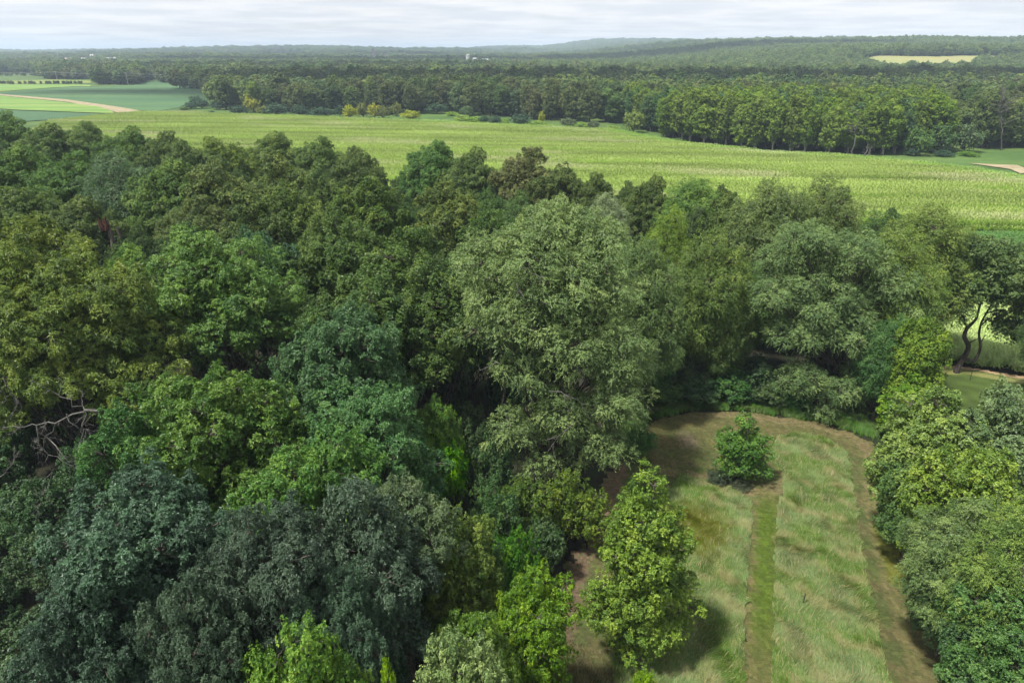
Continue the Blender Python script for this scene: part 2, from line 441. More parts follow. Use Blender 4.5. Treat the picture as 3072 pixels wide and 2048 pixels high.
def ground_mat():
    m, t, o = newmat('pasture')
    tcn = N(t, 'ShaderNodeTexCoord')
    v = N(t, 'ShaderNodeTexVoronoi'); v.inputs['Scale'].default_value = 1 / 420.0
    mpn = N(t, 'ShaderNodeMapping'); mpn.inputs['Rotation'].default_value = (0, 0, 0.25); mpn.inputs['Scale'].default_value = (0.55, 1, 0)
    v.distance = 'CHEBYCHEV'
    L(t, tcn.outputs['Object'], mpn.inputs[0]); L(t, mpn.outputs[0], v.inputs['Vector'])
    sp = N(t, 'ShaderNodeSeparateColor'); L(t, v.outputs['Color'], sp.inputs[0])
    r = N(t, 'ShaderNodeValToRGB'); r.color_ramp.interpolation = 'CONSTANT'
    cols = [(0.16, 0.24, 0.07), (0.11, 0.19, 0.06), (0.28, 0.30, 0.12), (0.13, 0.22, 0.08), (0.36, 0.34, 0.18), (0.17, 0.26, 0.07)]
    while len(r.color_ramp.elements) < len(cols): r.color_ramp.elements.new(0.5)
    for i, cc in enumerate(cols): r.color_ramp.elements[i].position = i / len(cols); r.color_ramp.elements[i].color = (*cc, 1)
    L(t, sp.outputs[0], r.inputs[0])
    nz = N(t, 'ShaderNodeTexNoise'); nz.inputs['Scale'].default_value = 0.05; nz.inputs['Detail'].default_value = 8
    L(t, tcn.outputs['Object'], nz.inputs['Vector'])
    r2 = N(t, 'ShaderNodeValToRGB'); e = r2.color_ramp.elements
    e[0].position = 0.35; e[0].color = (0.045, 0.085, 0.022, 1); e[1].position = 0.65; e[1].color = (0.085, 0.13, 0.036, 1)
    L(t, nz.outputs['Fac'], r2.inputs[0])
    sx = N(t, 'ShaderNodeSeparateXYZ'); L(t, tcn.outputs['Object'], sx.inputs[0])
    mr = N(t, 'ShaderNodeMapRange'); mr.inputs[1].default_value = 1250; mr.inputs[2].default_value = 1300
    L(t, sx.outputs['Y'], mr.inputs[0])
    mix = N(t, 'ShaderNodeMix', data_type='RGBA')
    L(t, mr.outputs[0], mix.inputs[0]); L(t, r2.outputs[0], mix.inputs[6]); L(t, r.outputs[0], mix.inputs[7])
    p = N(t, 'ShaderNodeBsdfPrincipled'); L(t, mix.outputs[2], p.inputs['Base Color']); p.inputs['Roughness'].default_value = 0.9
    p.inputs['Specular IOR Level'].default_value = 0.1
    L(t, p.outputs[0], o.inputs[0])
    return m
tag(link('ground', mesh_np('ground', vv, ff, 4, ground_mat(), smooth=True)), kind='structure')

def sheet(name, poly, off, mat, step=30.0, kind='structure', label=None):
    bm = bmesh.new()
    f = bm.faces.new([bm.verts.new((x, y, 0)) for x, y in poly])
    xs = [p[0] for p in poly]; ys = [p[1] for p in poly]
    for ax, lo, hi in ((0, min(xs), max(xs)), (1, min(ys), max(ys))):
        q = lo + step
        while q < hi:
            co = (q, 0, 0) if ax == 0 else (0, q, 0); no = (1, 0, 0) if ax == 0 else (0, 1, 0)
            bmesh.ops.bisect_plane(bm, geom=bm.verts[:] + bm.edges[:] + bm.faces[:], plane_co=co, plane_no=no)
            q += step
    for v in bm.verts: v.co.z = float(zt(v.co.x, v.co.y)) + off
    bmesh.ops.recalc_face_normals(bm, faces=bm.faces)
    me = bpy.data.meshes.new(name); bm.to_mesh(me); bm.free()
    if me.polygons[0].normal.z < 0: me.flip_normals()
    me.materials.append(mat)
    return tag(link(name, me), label=label, kind=kind)
def PG(pts): return [G(u, v) for u, v in pts]
def inpoly(x, y, poly):
    x = np.asarray(x, float); y = np.asarray(y, float)
    r = np.zeros(x.shape, bool); n = len(poly)
    for i in range(n):
        x0, y0 = poly[i]; x1, y1 = poly[(i + 1) % n]
        if y0 == y1: continue
        c = ((y0 > y) != (y1 > y)) & (x < (x1 - x0) * (y - y0) / (y1 - y0) + x0)
        r ^= c
    return r
def pdist(x, y, line):
    """distance to a polyline"""
    d = np.full(np.shape(x), 1e9)
    for (x0, y0), (x1, y1) in zip(line[:-1], line[1:]):
        l2 = (x1 - x0) ** 2 + (y1 - y0) ** 2
        t = np.clip(((x - x0) * (x1 - x0) + (y - y0) * (y1 - y0)) / l2, 0, 1)
        d = np.minimum(d, np.hypot(x - x0 - t * (x1 - x0), y - y0 - t * (y1 - y0)))
    return d

SOY = noise_mat('soy', [(0.045, 0.10, 0.045), (0.058, 0.12, 0.05), (0.075, 0.135, 0.052)], 0.03, stretch=(0.25, 1, 1), rotz=0.1, fine=0.25, fscale=0.6, bump=0.2, bscale=1.2)
SOY2 = noise_mat('soy_dark', [(0.045, 0.095, 0.045), (0.058, 0.115, 0.052)], 0.05, stretch=(0.2, 1, 1), fine=0.25, fscale=0.5)
GREENF = noise_mat('green_crop', [(0.085, 0.17, 0.035), (0.12, 0.21, 0.045), (0.19, 0.24, 0.07)], 0.04, stretch=(0.15, 1, 1), rotz=-0.2, fine=0.3, fscale=0.5)
GREENG = noise_mat('green_meadow', [(0.05, 0.10, 0.03), (0.075, 0.13, 0.038), (0.10, 0.145, 0.048)], 0.02, stretch=(0.3, 1, 1), fine=0.25, fscale=0.3)
YELLOWF = noise_mat('yellow_crop', [(0.08, 0.14, 0.036), (0.15, 0.19, 0.045), (0.24, 0.23, 0.055)], 0.02, stretch=(0.5, 1, 1), fine=0.2, fscale=0.3)
TANF = noise_mat('ripe_field', [(0.14, 0.18, 0.055), (0.19, 0.215, 0.075), (0.24, 0.23, 0.095)], 0.012, stretch=(0.3, 1, 1), fine=0.15, fscale=0.1)
DIRT = noise_mat('dirt', [(0.19, 0.155, 0.09), (0.25, 0.21, 0.13), (0.3, 0.26, 0.17)], 0.3, fine=0.3, fscale=2)
MARGIN = noise_mat('field_margin', [(0.042, 0.085, 0.02), (0.062, 0.115, 0.028), (0.085, 0.135, 0.036)], 0.06, stretch=(0.3, 1, 1), fine=0.35, fscale=0.8)
LITTER = noise_mat('leaf_litter', [(0.012, 0.011, 0.007), (0.02, 0.02, 0.011), (0.016, 0.026, 0.011)], 0.4, fine=0.4, fscale=3)
CORNBED = noise_mat('corn_bed', [(0.07, 0.12, 0.03), (0.10, 0.16, 0.04)], 0.2, stretch=(0.2, 1, 1), fine=0.4, fscale=2)

P_CORN = PG([(150, 373), (330, 352), (420, 345), (560, 344), (700, 347), (900, 355), (1100, 362), (1350, 371), (1600, 384), (1850, 396), (2010, 430), (2300, 462), (2560, 478), (2800, 500), (2950, 520), (3100, 545), (3500, 640)]) + \
         [(190, 132), (150, 136), G(3150, 702), G(3072, 699), G(2900, 690), G(2800, 686), (60, 142), (20, 137), (-30, 150), (-110, 190), (-190, 262)]
P_SOY = PG([(0, 279), (-300, 268), (238, 262), (272, 264), (400, 257.5), (420, 248), (470, 241), (560, 249), (632, 253), (626, 300), (548, 322), (460, 336), (400, 331), (200, 300), (0, 283), (-300, 266)][0:1] + [(238, 262), (272, 264), (400, 257.5), (420, 248), (470, 241), (560, 249), (632, 253), (626, 300), (548, 322), (470, 336), (400, 331), (200, 300), (0, 283), (-250, 262), (-250, 258)])
sheet('soybean_field', P_SOY, 0.30, SOY)
sheet('dirt_track', PG([(-250, 263), (0, 283), (200, 300), (345, 321), (445, 338), (450, 341.5), (400, 342), (362, 343), (335, 334), (200, 307), (0, 287), (-250, 266)]), 0.36, DIRT)
sheet('green_field', PG([(-250, 267), (0, 288), (185, 307), (300, 323), (338, 336), (345, 343), (300, 341), (40, 331), (0, 328), (-250, 318)]), 0.42, GREENF)
sheet('low_field', PG([(-250, 322), (0, 332), (100, 335), (345, 346), (310, 350), (60, 367), (0, 371), (-250, 390)]), 0.34, SOY2)
sheet('far_meadow', PG([(-250, 234), (0, 242), (150, 240), (272, 242), (274, 252), (160, 252.5), (0, 251), (-250, 246)]), 0.30, YELLOWF)
sheet('meadow', PG([(-250, 247), (0, 252.5), (160, 254), (272, 257), (272, 263), (238, 261), (0, 275), (-250, 258)]), 0.27, GREENF)
sheet('upper_meadow', PG([(-250, 205), (130, 207), (132, 226), (0, 224), (-250, 222)]), 0.30, GREENG)
sheet('grass_recess', PG([(420, 250), (470, 239), (560, 246), (632, 250), (632, 255), (560, 251), (470, 243), (425, 252)]), 0.45, GREENG)
sheet('field_margin', PG([(450, 339), (560, 322), (632, 320), (700, 344), (1100, 353), (1262, 340), (1350, 341), (1600, 369), (1950, 398), (2040, 427), (2300, 451), (2590, 466), (2760, 468), (2850, 454), (3072, 454), (3500, 456)]) +
      PG([(3500, 640), (3100, 545), (2950, 520), (2800, 500), (2560, 479), (2300, 463), (2010, 431), (1850, 397), (1600, 385), (1350, 372), (1100, 363), (900, 356), (700, 348), (560, 345)]), 0.24, MARGIN)
sheet('corn_bed', P_CORN, 0.12, CORNBED)
sheet('bare_path', PG([(2900, 494), (3050, 500), (3080, 512), (3120, 516), (3060, 526), (3030, 512), (2940, 499)]), 0.5, DIRT, 50)
TAN_POLY = [(540, 1045), (640, 1060), (700, 1120), (840, 1170), (880, 1235), (760, 1240), (700, 1225), (620, 1245), (540, 1180)]
sheet('ripe_field', TAN_POLY, 0.8, TANF)
SLIVER = [(330, 760), (395, 745), (425, 790), (350, 815)]
sheet('small_meadow', SLIVER, 0.4, GREENG)

# wood floor
P_WOOD = [(-260, 8), (60, 8), (60, 60), (100, 75), (120, 96), (95, 104), (60, 100), (40, 106), (15, 118), (-20, 135), (-60, 150), (-110, 180), (-180, 205), (-260, 210)]
sheet('woodland_floor', P_WOOD, 0.03, LITTER, 20)

# ------------------------------------------------------------------ clearing
P_CLEAR = PG([(1880, 1310), (1960, 1265), (2050, 1240), (2200, 1234), (2450, 1268), (2620, 1325), (2720, 1450), (2790, 1700), (2960, 2048), (3050, 2300), (1480, 2300), (1600, 2048), (1640, 1900), (1690, 1700), (1760, 1600), (1800, 1450)])
P_T1 = PG([(2335, 1310), (2400, 1303), (2480, 1320), (2535, 1360), (2552, 1410), (2562, 1500), (2573, 1600), (2612, 1800), (2655, 2000), (2700, 2200), (2320, 2200), (2318, 2000), (2322, 1700), (2332, 1520), (2350, 1480), (2345, 1420), (2300, 1380)])
P_T2 = PG([(2040, 1425), (2100, 1440), (2190, 1470), (2250, 1505), (2254, 1560), (2240, 1700), (2230, 2000), (2226, 2200), (1850, 2200), (1840, 2000), (1900, 1800), (1960, 1560)])
MIDPATH = PG([(2290, 1490), (2288, 1560), (2282, 1700), (2274, 1900), (2270, 2200)])
BACKPATH = PG([(2080, 1250), (2200, 1245), (2350, 1268), (2470, 1285), (2560, 1315), (2610, 1365), (2625, 1430), (2615, 1480)])
RPATH = PG([(2615, 1480), (2640, 1600), (2690, 1800), (2760, 2000), (2850, 2250)])
LOOP = PG([(2000, 1420), (2120, 1440), (2220, 1470), (2290, 1490), (2370, 1440)])
LPATH = PG([(1860, 1400), (1790, 1560), (1735, 1680), (1690, 1850), (1660, 2050)])
bx0, bx1, by0, by1 = min(p[0] for p in P_CLEAR), max(p[0] for p in P_CLEAR), min(p[1] for p in P_CLEAR), max(p[1] for p in P_CLEAR)
gs = 0.22
gx = np.arange(bx0, bx1, gs); gy = np.arange(by0, by1, gs)
X, Y = np.meshgrid(gx, gy)
def mixc(a, b, t): return a * (1 - t[..., None]) + np.array(b) * t[..., None]
rng_l = np.random.RandomState(3)
base = np.ones(X.shape + (3,)) * np.array([0.085, 0.10, 0.035])
nzz = sm(-0.5, 0.7, vn(X, Y, 6, 1)); nz2 = sm(-0.6, 0.8, vn(X, Y, 1.6, 4)); nz3 = sm(-0.3, 0.9, vn(X, Y, 3.1, 7))
base = mixc(base, (0.165, 0.125, 0.062), nzz * 0.6)
base = mixc(base, (0.075, 0.115, 0.028), nz3 * 0.5)
far_brown = sm(0, 1, (Y - G(2100, 1420)[1]) / 8.0)
base = mixc(base, (0.13, 0.115, 0.048), far_brown * 0.6)
def band(line, wd, col, amt):
    global base
    d = pdist(X, Y, line) + 0.18 * vn(X, Y, 2.1, 3)
    base = mixc(base, col, (1 - sm(wd * 0.6, wd, d)) * amt)
band(BACKPATH, 0.85, (0.19, 0.15, 0.078), 0.7)
band(RPATH, 1.0, (0.165, 0.145, 0.062), 0.7)
band(LOOP, 0.9, (0.19, 0.15, 0.08), 0.7)
band(LPATH, 1.0, (0.15, 0.10, 0.07), 0.85)
band(MIDPATH, 1.1, (0.16, 0.13, 0.06), 0.6)
ymid = G(2282, 1530)[1]; ylow = G(2270, 1960)[1]
gm = sm(ylow - 5.0, ylow + 4, Y + 1.2 * vn(X, Y, 3, 1)) * (1 - sm(ymid - 1, ymid + 4, Y)) * (1 - sm(0.35, 1.15, pdist(X, Y, PG([(2300, 1490), (2292, 1700), (2286, 1900), (2282, 2200)])) + 0.25 * vn(X, Y, 1.5, 4)))
base = mixc(base, (0.075, 0.125, 0.012), gm * 0.9)
gm2 = (1 - sm(0.5, 1.1, pdist(X, Y, PG([(2655, 1600), (2700, 1750)])))) * 0.8
base = mixc(base, (0.15, 0.165, 0.02), gm2)
base = mixc(base, (0.30, 0.22, 0.17), (1 - sm(0.3, 1.5, np.hypot(X - G(2060, 1325)[0], (Y - G(2060, 1325)[1]) * 0.6))) * 0.45)
base = mixc(base, (0.075, 0.105, 0.03), sm(0.0, 0.9, vn(X * 1.3, Y * 1.3, 1.1, 9) + rng_l.normal(0, 0.35, X.shape)) * 0.55)
base *= rng_l.uniform(0.8, 1.2, X.shape)[..., None]
base *= (0.9 + 0.2 * nz2)[..., None] * 0.80
Z = 0.10 + 0.05 * vn(X, Y, 5, 2)
vi = np.arange(X.size).reshape(X.shape)
q = np.stack([vi[:-1, :-1], vi[:-1, 1:], vi[1:, 1:], vi[1:, :-1]], -1).reshape(-1, 4)
cxq = (X[:-1, :-1] + gs / 2).ravel(); cyq = (Y[:-1, :-1] + gs / 2).ravel()
k_ = inpoly(cxq + 0.5 * vn(cxq, cyq, 2.3, 1), cyq + 0.4 * vn(cxq, cyq, 2.7, 5), P_CLEAR)
q = q[k_]; colq = base[:-1, :-1].reshape(-1, 3)[k_]
def lawn_mat(name, fs=22):
    m, t, o = newmat(name)
    at = N(t, 'ShaderNodeAttribute', attribute_type='GEOMETRY', attribute_name='col')
    tcn = N(t, 'ShaderNodeTexCoord')
    nz = N(t, 'ShaderNodeTexNoise'); nz.inputs['Scale'].default_value = fs / 3; nz.inputs['Detail'].default_value = 9; nz.inputs['Roughness'].default_value = 0.85
    L(t, tcn.outputs['Object'], nz.inputs['Vector'])
    hs = N(t, 'ShaderNodeHueSaturation'); L(t, at.outputs['Color'], hs.inputs['Color'])
    L(t, mathn(t, 'MULTIPLY_ADD', nz.outputs['Fac'], 2.0, 0.0), hs.inputs['Value'])
    p = N(t, 'ShaderNodeBsdfPrincipled'); L(t, hs.outputs[0], p.inputs['Base Color']); p.inputs['Roughness'].default_value = 0.9; p.inputs['Specular IOR Level'].default_value = 0.1
    bp = N(t, 'ShaderNodeBump'); bp.inputs['Distance'].default_value = 0.12
    L(t, nz.outputs['Fac'], bp.inputs['Height']); L(t, bp.outputs[0], p.inputs['Normal'])
    L(t, p.outputs[0], o.inputs[0])
    return m
LAWN = lawn_mat('mown_lawn')
vtx = np.stack([X, Y, Z], -1).reshape(-1, 3)
used, inv = np.unique(q, return_inverse=True)
tag(link('mown_clearing', mesh_np('mown_clearing', vtx[used], inv.reshape(-1, 4), 4, LAWN, smooth=True, cattr=np.concatenate([colq, np.ones((len(colq), 1))], 1))), kind='structure')

def blades(name, poly, dens, rng, hmin, hmax, width, colf, lean=0.8, z0=0.1, label=None, rag=0.35):
    xs = [p[0] for p in poly]; ys = [p[1] for p in poly]
    A = (max(xs) - min(xs)) * (max(ys) - min(ys))
    n = int(A * dens)
    x = rng.uniform(min(xs), max(xs), n); y = rng.uniform(min(ys), max(ys), n)
    k = inpoly(x + rag * vn(x, y, 1.4, 2), y + rag * vn(x, y, 1.2, 6), poly); x, y = x[k], y[k]; n = len(x)
    # wind-combed direction field
    ang = 0.9 + 1.1 * vn(x, y, 7.0, 3) + 0.7 * vn(x, y, 2.2, 6) + rng.normal(0, 0.35, n)
    amt = np.clip(lean + 0.3 * vn(x, y, 2.6, 8) + rng.normal(0, 0.15, n), 0.1, 1.5)
    hgt = rng.uniform(hmin, hmax, n) * (0.8 + 0.3 * vn(x, y, 3.0, 4))
    D = np.stack([np.cos(ang) * np.sin(amt), np.sin(ang) * np.sin(amt), np.cos(amt)], -1)
    D1 = np.stack([np.cos(ang) * np.sin(amt * 0.5), np.sin(ang) * np.sin(amt * 0.5), np.cos(amt * 0.5)], -1)
    S = nrm(np.stack([-np.sin(ang), np.cos(ang), rng.normal(0, 0.3, n)], -1)) * (width * rng.uniform(0.6, 1.4, n))[:, None]
    B = np.stack([x, y, np.full(n, z0)], -1)
    M = B + D1 * (hgt * 0.45)[:, None]; T = M + D * (hgt * 0.7)[:, None]
    V = np.stack([B - S / 2, B + S / 2, M + S / 2, M - S / 2, T + S * 0.12, T - S * 0.12], 1).reshape(-1, 3)
    o = np.arange(n)[:, None] * 6
    F = np.concatenate([o + np.array([0, 1, 2, 3]), o + np.array([3, 2, 4, 5])])
    col = colf(x, y, rng)
    tint = np.clip(0.5 + rng.normal(0, 0.17, n), 0, 1)
    me = mesh_np(name, V, F, 4, BLADE, attr=np.concatenate([tint, tint]), cattr=np.concatenate([np.concatenate([col, np.ones((n, 1))], 1)] * 2))
    NF[0] += len(F)
    return tag(link(name, me), label, 'grass', kind='stuff')
rng = np.random.RandomState(11)
def prairie(x, y, rng):
    n = len(x)
    g = np.array([0.06, 0.108, 0.024]); st = np.array([0.175, 0.165, 0.085]); gg = np.array([0.10, 0.145, 0.06]); dk = np.array([0.028, 0.045, 0.012])
    a = sm(-0.7, 0.9, vn(x, y, 8, 1)); b = sm(-0.2, 1.0, vn(x, y, 3.6, 5)); c = sm(0.0, 1.0, vn(x, y, 5.0, 8))
    col = g * (1 - a[:, None]) + gg * a[:, None]
    col = col * (1 - 0.6 * b[:, None]) + st * 0.6 * b[:, None]
    col = col * (1 - 0.5 * c[:, None]) + dk * 0.5 * c[:, None]
    s = rng.uniform(size=n) < 0.13
    col[s] = st * rng.uniform(0.8, 1.15, (s.sum(), 1))
    # an olive patch of ungrazed fescue in the left plot
    ox, oy = G(2090, 1590)
    o_ = (1 - sm(1.2, 3.2, np.hypot(x - ox, (y - oy) * 0.75) + 0.5 * vn(x, y, 1.7, 2))) * 0.85
    return col * (1 - o_[:, None]) + np.array([0.07, 0.078, 0.012]) * o_[:, None]
blades('tall_grass', P_T1, 900, rng, 0.16, 0.4, 0.022, prairie, 0.95, rag=0.13, label='tall wind-combed grass on the plot right of the middle mown path')
blades('tall_grass', P_T2, 900, rng, 0.16, 0.36, 0.022, prairie, 0.9, rag=0.13, label='tall wind-combed grass on the plot left of the middle mown path')
def stems(x, y, rng):
    c = prairie(x, y, rng) * 0.8; s = rng.uniform(size=len(x)) < 0.25; c[s] = np.array([0.2, 0.18, 0.10]); return c
blades('weed_stems', P_T1, 12, rng, 0.35, 0.7, 0.03, stems, 0.7, rag=0.1, label='taller weed and seed stems standing above the right grass plot')
blades('weed_stems', P_T2, 12, rng, 0.35, 0.65, 0.03, stems, 0.7, rag=0.1, label='taller weed and seed stems standing above the left grass plot')
def lowg(x, y, rng):
    a = sm(-0.4, 0.8, vn(x, y, 3.5, 2))[:, None]
    return np.array([0.045, 0.075, 0.022]) * (1 - a) + np.array([0.045, 0.095, 0.022]) * a
P_RIM = PG([(1860, 1330), (1950, 1262), (2050, 1238), (2200, 1232), (2450, 1266), (2630, 1322), (2680, 1290), (2450, 1225), (2200, 1200), (1950, 1215), (1860, 1270)])
blades('rank_weeds', P_RIM, 300, rng, 0.25, 0.6, 0.05, lowg, 0.6, label='rank green weeds along the back rim of the clearing')
P_LOW = PG([(1640, 1900), (1800, 1960), (1880, 2050), (1900, 2200), (1500, 2200)])
blades('short_grass', P_LOW, 260, rng, 0.12, 0.3, 0.035, lambda x, y, r: np.ones((len(x), 3)) * np.array([0.085, 0.08, 0.038]) * (0.8 + 0.4 * sm(-1, 1, vn(x, y, 2, 1)))[:, None], 0.9, label='short straw coloured grass at the lower left of the clearing')

# mown strip at the right edge beyond the bushes
P_STRIP = PG([(2815, 1097), (2870, 1100), (3072, 1132), (3500, 1200), (3500, 1420), (2860, 1420), (2815, 1300)])
xs = [p[0] for p in P_STRIP]; ys = [p[1] for p in P_STRIP]
X2, Y2 = np.meshgrid(np.arange(min(xs), max(xs), 0.4), np.arange(min(ys), max(ys), 0.4))
edge = PG([(2640, 1085), (2870, 1100), (3072, 1132), (3500, 1200)])
de = pdist(X2, Y2, edge) + 0.3 * vn(X2, Y2, 5, 1)
b2 = np.ones(X2.shape + (3,)) * (np.array([0.055, 0.085, 0.02]) * (0.8 + 0.4 * sm(-1, 1, vn(X2, Y2, 4, 2)))[..., None])
b2 = mixc(b2, (0.34, 0.24, 0.14), (1 - sm(0.7, 1.4, de)))
b2 = mixc(b2, (0.2, 0.2, 0.07), sm(1.2, 1.8, de) * (1 - sm(2.2, 3.0, de)) * 0.8)
vi = np.arange(X2.size).reshape(X2.shape)
q = np.stack([vi[:-1, :-1], vi[:-1, 1:], vi[1:, 1:], vi[1:, :-1]], -1).reshape(-1, 4)
k_ = inpoly((X2[:-1, :-1] + 0.2).ravel(), (Y2[:-1, :-1] + 0.2).ravel(), P_STRIP)
colq = b2[:-1, :-1].reshape(-1, 3)[k_]; q = q[k_]
vtx = np.stack([X2, Y2, np.full(X2.shape, 0.14)], -1).reshape(-1, 3); used, inv = np.unique(q, return_inverse=True)
tag(link('mown_strip', mesh_np('mown_strip', vtx[used], inv.reshape(-1, 4), 4, LAWN, smooth=True, cattr=np.concatenate([colq, np.ones((len(colq), 1))], 1))), kind='structure')

# ------------------------------------------------------------------ instanced stuff: crops and the far wood
def join_np(name, mes, mats):
    V = []; F = []; T = []; MI = []; off = 0
    for i, me in enumerate(mes):
        v = np.empty(len(me.vertices) * 3, np.float32); me.vertices.foreach_get('co', v)
        f = np.empty(len(me.loops), np.int32); me.loops.foreach_get('vertex_index', f)
        V.append(v.reshape(-1, 3)); F.append(f.reshape(-1, 4) + off); off += len(me.vertices)
        nfc = len(me.polygons)
        if 'tint' in me.attributes:
            a = np.empty(nfc, np.float32); me.attributes['tint'].data.foreach_get('value', a)
        else: a = np.full(nfc, 0.5, np.float32)
        T.append(a); MI.append(np.full(nfc, i, np.int32))
    return mesh_np(name, np.concatenate(V), np.concatenate(F), 4, mats, attr=np.concatenate(T), midx=np.concatenate(MI))

def scatter(name, protos, x, y, z, rot, scl, pid, tone, kind='stuff', label=None, cat=None):
    me = bpy.data.meshes.new(name); n = len(x)
    me.vertices.add(n); me.vertices.foreach_set('co', np.stack([x, y, z], -1).astype(np.float32).ravel())
    a = me.attributes.new('rot', 'FLOAT_VECTOR', 'POINT'); a.data.foreach_set('vector', np.stack([0 * x, 0 * x, rot], -1).astype(np.float32).ravel())
    a = me.attributes.new('scl', 'FLOAT_VECTOR', 'POINT'); a.data.foreach_set('vector', np.asarray(scl, np.float32).ravel())
    a = me.attributes.new('pid', 'INT', 'POINT'); a.data.foreach_set('value', np.asarray(pid, np.int32))
    a = me.attributes.new('tone', 'FLOAT_COLOR', 'POINT'); a.data.foreach_set('color', np.concatenate([tone, np.ones((n, 1))], 1).astype(np.float32).ravel())
    o = link(name, me); tag(o, label, cat, kind=kind)
    col = bpy.data.collections.new(name + '_kinds')
    for i, pm in enumerate(protos):
        po = bpy.data.objects.new('%s_%02d' % (name, i), pm); col.objects.link(po)
    g = bpy.data.node_groups.new(name, 'GeometryNodeTree')
    g.interface.new_socket('Geometry', in_out='INPUT', socket_type='NodeSocketGeometry')
    g.interface.new_socket('Geometry', in_out='OUTPUT', socket_type='NodeSocketGeometry')
    gi = g.nodes.new('NodeGroupInput'); go = g.nodes.new('NodeGroupOutput')
    ip = g.nodes.new('GeometryNodeInstanceOnPoints'); ci = g.nodes.new('GeometryNodeCollectionInfo')
    ci.inputs['Collection'].default_value = col; ci.inputs['Separate Children'].default_value = True; ci.inputs['Reset Children'].default_value = True
    def att(nm, typ):
        k = g.nodes.new('GeometryNodeInputNamedAttribute'); k.data_type = typ; k.inputs['Name'].default_value = nm
        return next(s for s in k.outputs if s.name == 'Attribute' and s.enabled)
    g.links.new(gi.outputs[0], ip.inputs['Points']); g.links.new(ci.outputs[0], ip.inputs['Instance'])
    ip.inputs['Pick Instance'].default_value = True
    g.links.new(att('pid', 'INT'), ip.inputs['Instance Index'])
    g.links.new(att('rot', 'FLOAT_VECTOR'), ip.inputs['Rotation'])
    g.links.new(att('scl', 'FLOAT_VECTOR'), ip.inputs['Scale'])
    g.links.new(ip.outputs[0], go.inputs[0])
    md = o.modifiers.new('scatter', 'NODES'); md.node_group = g
    return o

def corn_proto(seed, length=3.0, plants=12, tassel=True, h=2.3):
    rng = np.random.RandomState(seed); V = []; F = []; T = []; MI = []
    def quad(a, b, c, d, t, m):
        F.append([len(V), len(V) + 1, len(V) + 2, len(V) + 3]); V.extend([a, b, c, d]); T.append(t); MI.append(m)
    for i in range(plants):
        x = (i + 0.5) / plants * length - length / 2 + rng.normal(0, 0.05); y = rng.normal(0, 0.06)
        hh = h * rng.uniform(0.88, 1.05); a0 = rng.uniform(0, 6.28)
        for k in range(9):
            a = a0 + (k % 2) * 3.14 + rng.normal(0, 0.5); z = hh * (0.18 + 0.085 * k); Lf = rng.uniform(0.55, 0.85) * (1 if k < 7 else 0.7)
            d = np.array([math.cos(a), math.sin(a), 0]); s = np.array([-math.sin(a), math.cos(a), 0]) * 0.05
            p0 = np.array([x, y, z]); p1 = p0 + d * Lf * 0.45 + np.array([0, 0, Lf * 0.38]); p2 = p0 + d * Lf + np.array([0, 0, Lf * rng.uniform(-0.1, 0.25)])
            t = rng.uniform(0.3, 0.75)
            quad(p0 - s, p0 + s, p1 + s, p1 - s, t, 0); quad(p1 - s, p1 + s, p2 + s * 0.2, p2 - s * 0.2, t, 0)
        if tassel:
            for k in range(4):
                a = rng.uniform(0, 6.28); e = np.array([x + 0.16 * math.cos(a), y + 0.16 * math.sin(a), hh + rng.uniform(0.22, 0.34)]); b = np.array([x, y, hh * 0.9])
                s = np.array([-math.sin(a), math.cos(a), 0]) * 0.022
                quad(b - s, b + s, e + s, e - s, rng.uniform(0.3, 0.8), 1)
    V = np.array(V)
    return V, np.array(F), np.array(T), np.array(MI)
TASSEL, t_, o_ = newmat('corn_tassel')
a_ = N(t_, 'ShaderNodeAttribute', attribute_type='INSTANCER', attribute_name='tone')
x_ = N(t_, 'ShaderNodeMix', data_type='RGBA', blend_type='MULTIPLY'); x_.inputs[0].default_value = 1.0; x_.inputs[7].default_value = (2.25, 1.72, 2.3, 1)
L(t_, a_.outputs['Color'], x_.inputs[6])
d_ = N(t_, 'ShaderNodeBsdfDiffuse'); L(t_, x_.outputs[2], d_.inputs[0]); L(t_, d_.outputs[0], o_.inputs[0])
def corn_mesh(name, seed, **k):
    V, F, T, MI = corn_proto(seed, **k)
    return mesh_np(name, V, F, 4, [LEAF_INST, TASSEL], attr=T, midx=MI)
def rows(poly, ang, dr, ds, rng, jit=0.3):
    xs = np.array([p[0] for p in poly]); ys = np.array([p[1] for p in poly])
    ca, sa = math.cos(ang), math.sin(ang)
    U = xs * ca + ys * sa; W = -xs * sa + ys * ca
    u, w_ = np.meshgrid(np.arange(U.min(), U.max(), ds), np.arange(W.min(), W.max(), dr))
    u = u + rng.uniform(-jit, jit, u.shape) + rng.uniform(0, ds, (u.shape[0], 1))
    x = (u * ca - w_ * sa).ravel(); y = (u * sa + w_ * ca).ravel()
    k = inpoly(x, y, poly) & (np.abs(x) < y * 0.92 + 25)
    return x[k], y[k], (u.ravel()[k], w_.ravel()[k])
rng = np.random.RandomState(21)
CANG = math.radians(-4.0)
cx_, cy2, (cu, cw) = rows(P_CORN, CANG, 1.0, 2.9, rng)
n = len(cx_)
rowj = np.sin(cw * 12.9) * 0.5 + np.sin(cw * 3.7) * 0.5
band_ = vn(cu * 0.08, cw, 16, 2) * 0.7 + 0.4 * rowj + 0.5 * vn(cu * 0.05, cw, 5.5, 8)
gapn = vn(cu * 0.12, cw, 9, 7)
patch = sm(0.2, 1.0, vn(cu * 0.35, cw, 34, 4))
edge_d = pdist(cx_, cy2, PG([(700, 347), (1100, 362), (1600, 384), (1850, 396), (2010, 430), (2300, 462), (2560, 478), (2800, 500), (2950, 520), (3100, 545)]))
green = 1 - sm(0, 16, edge_d + 4 * vn(cu * .2, cw, 12, 3))
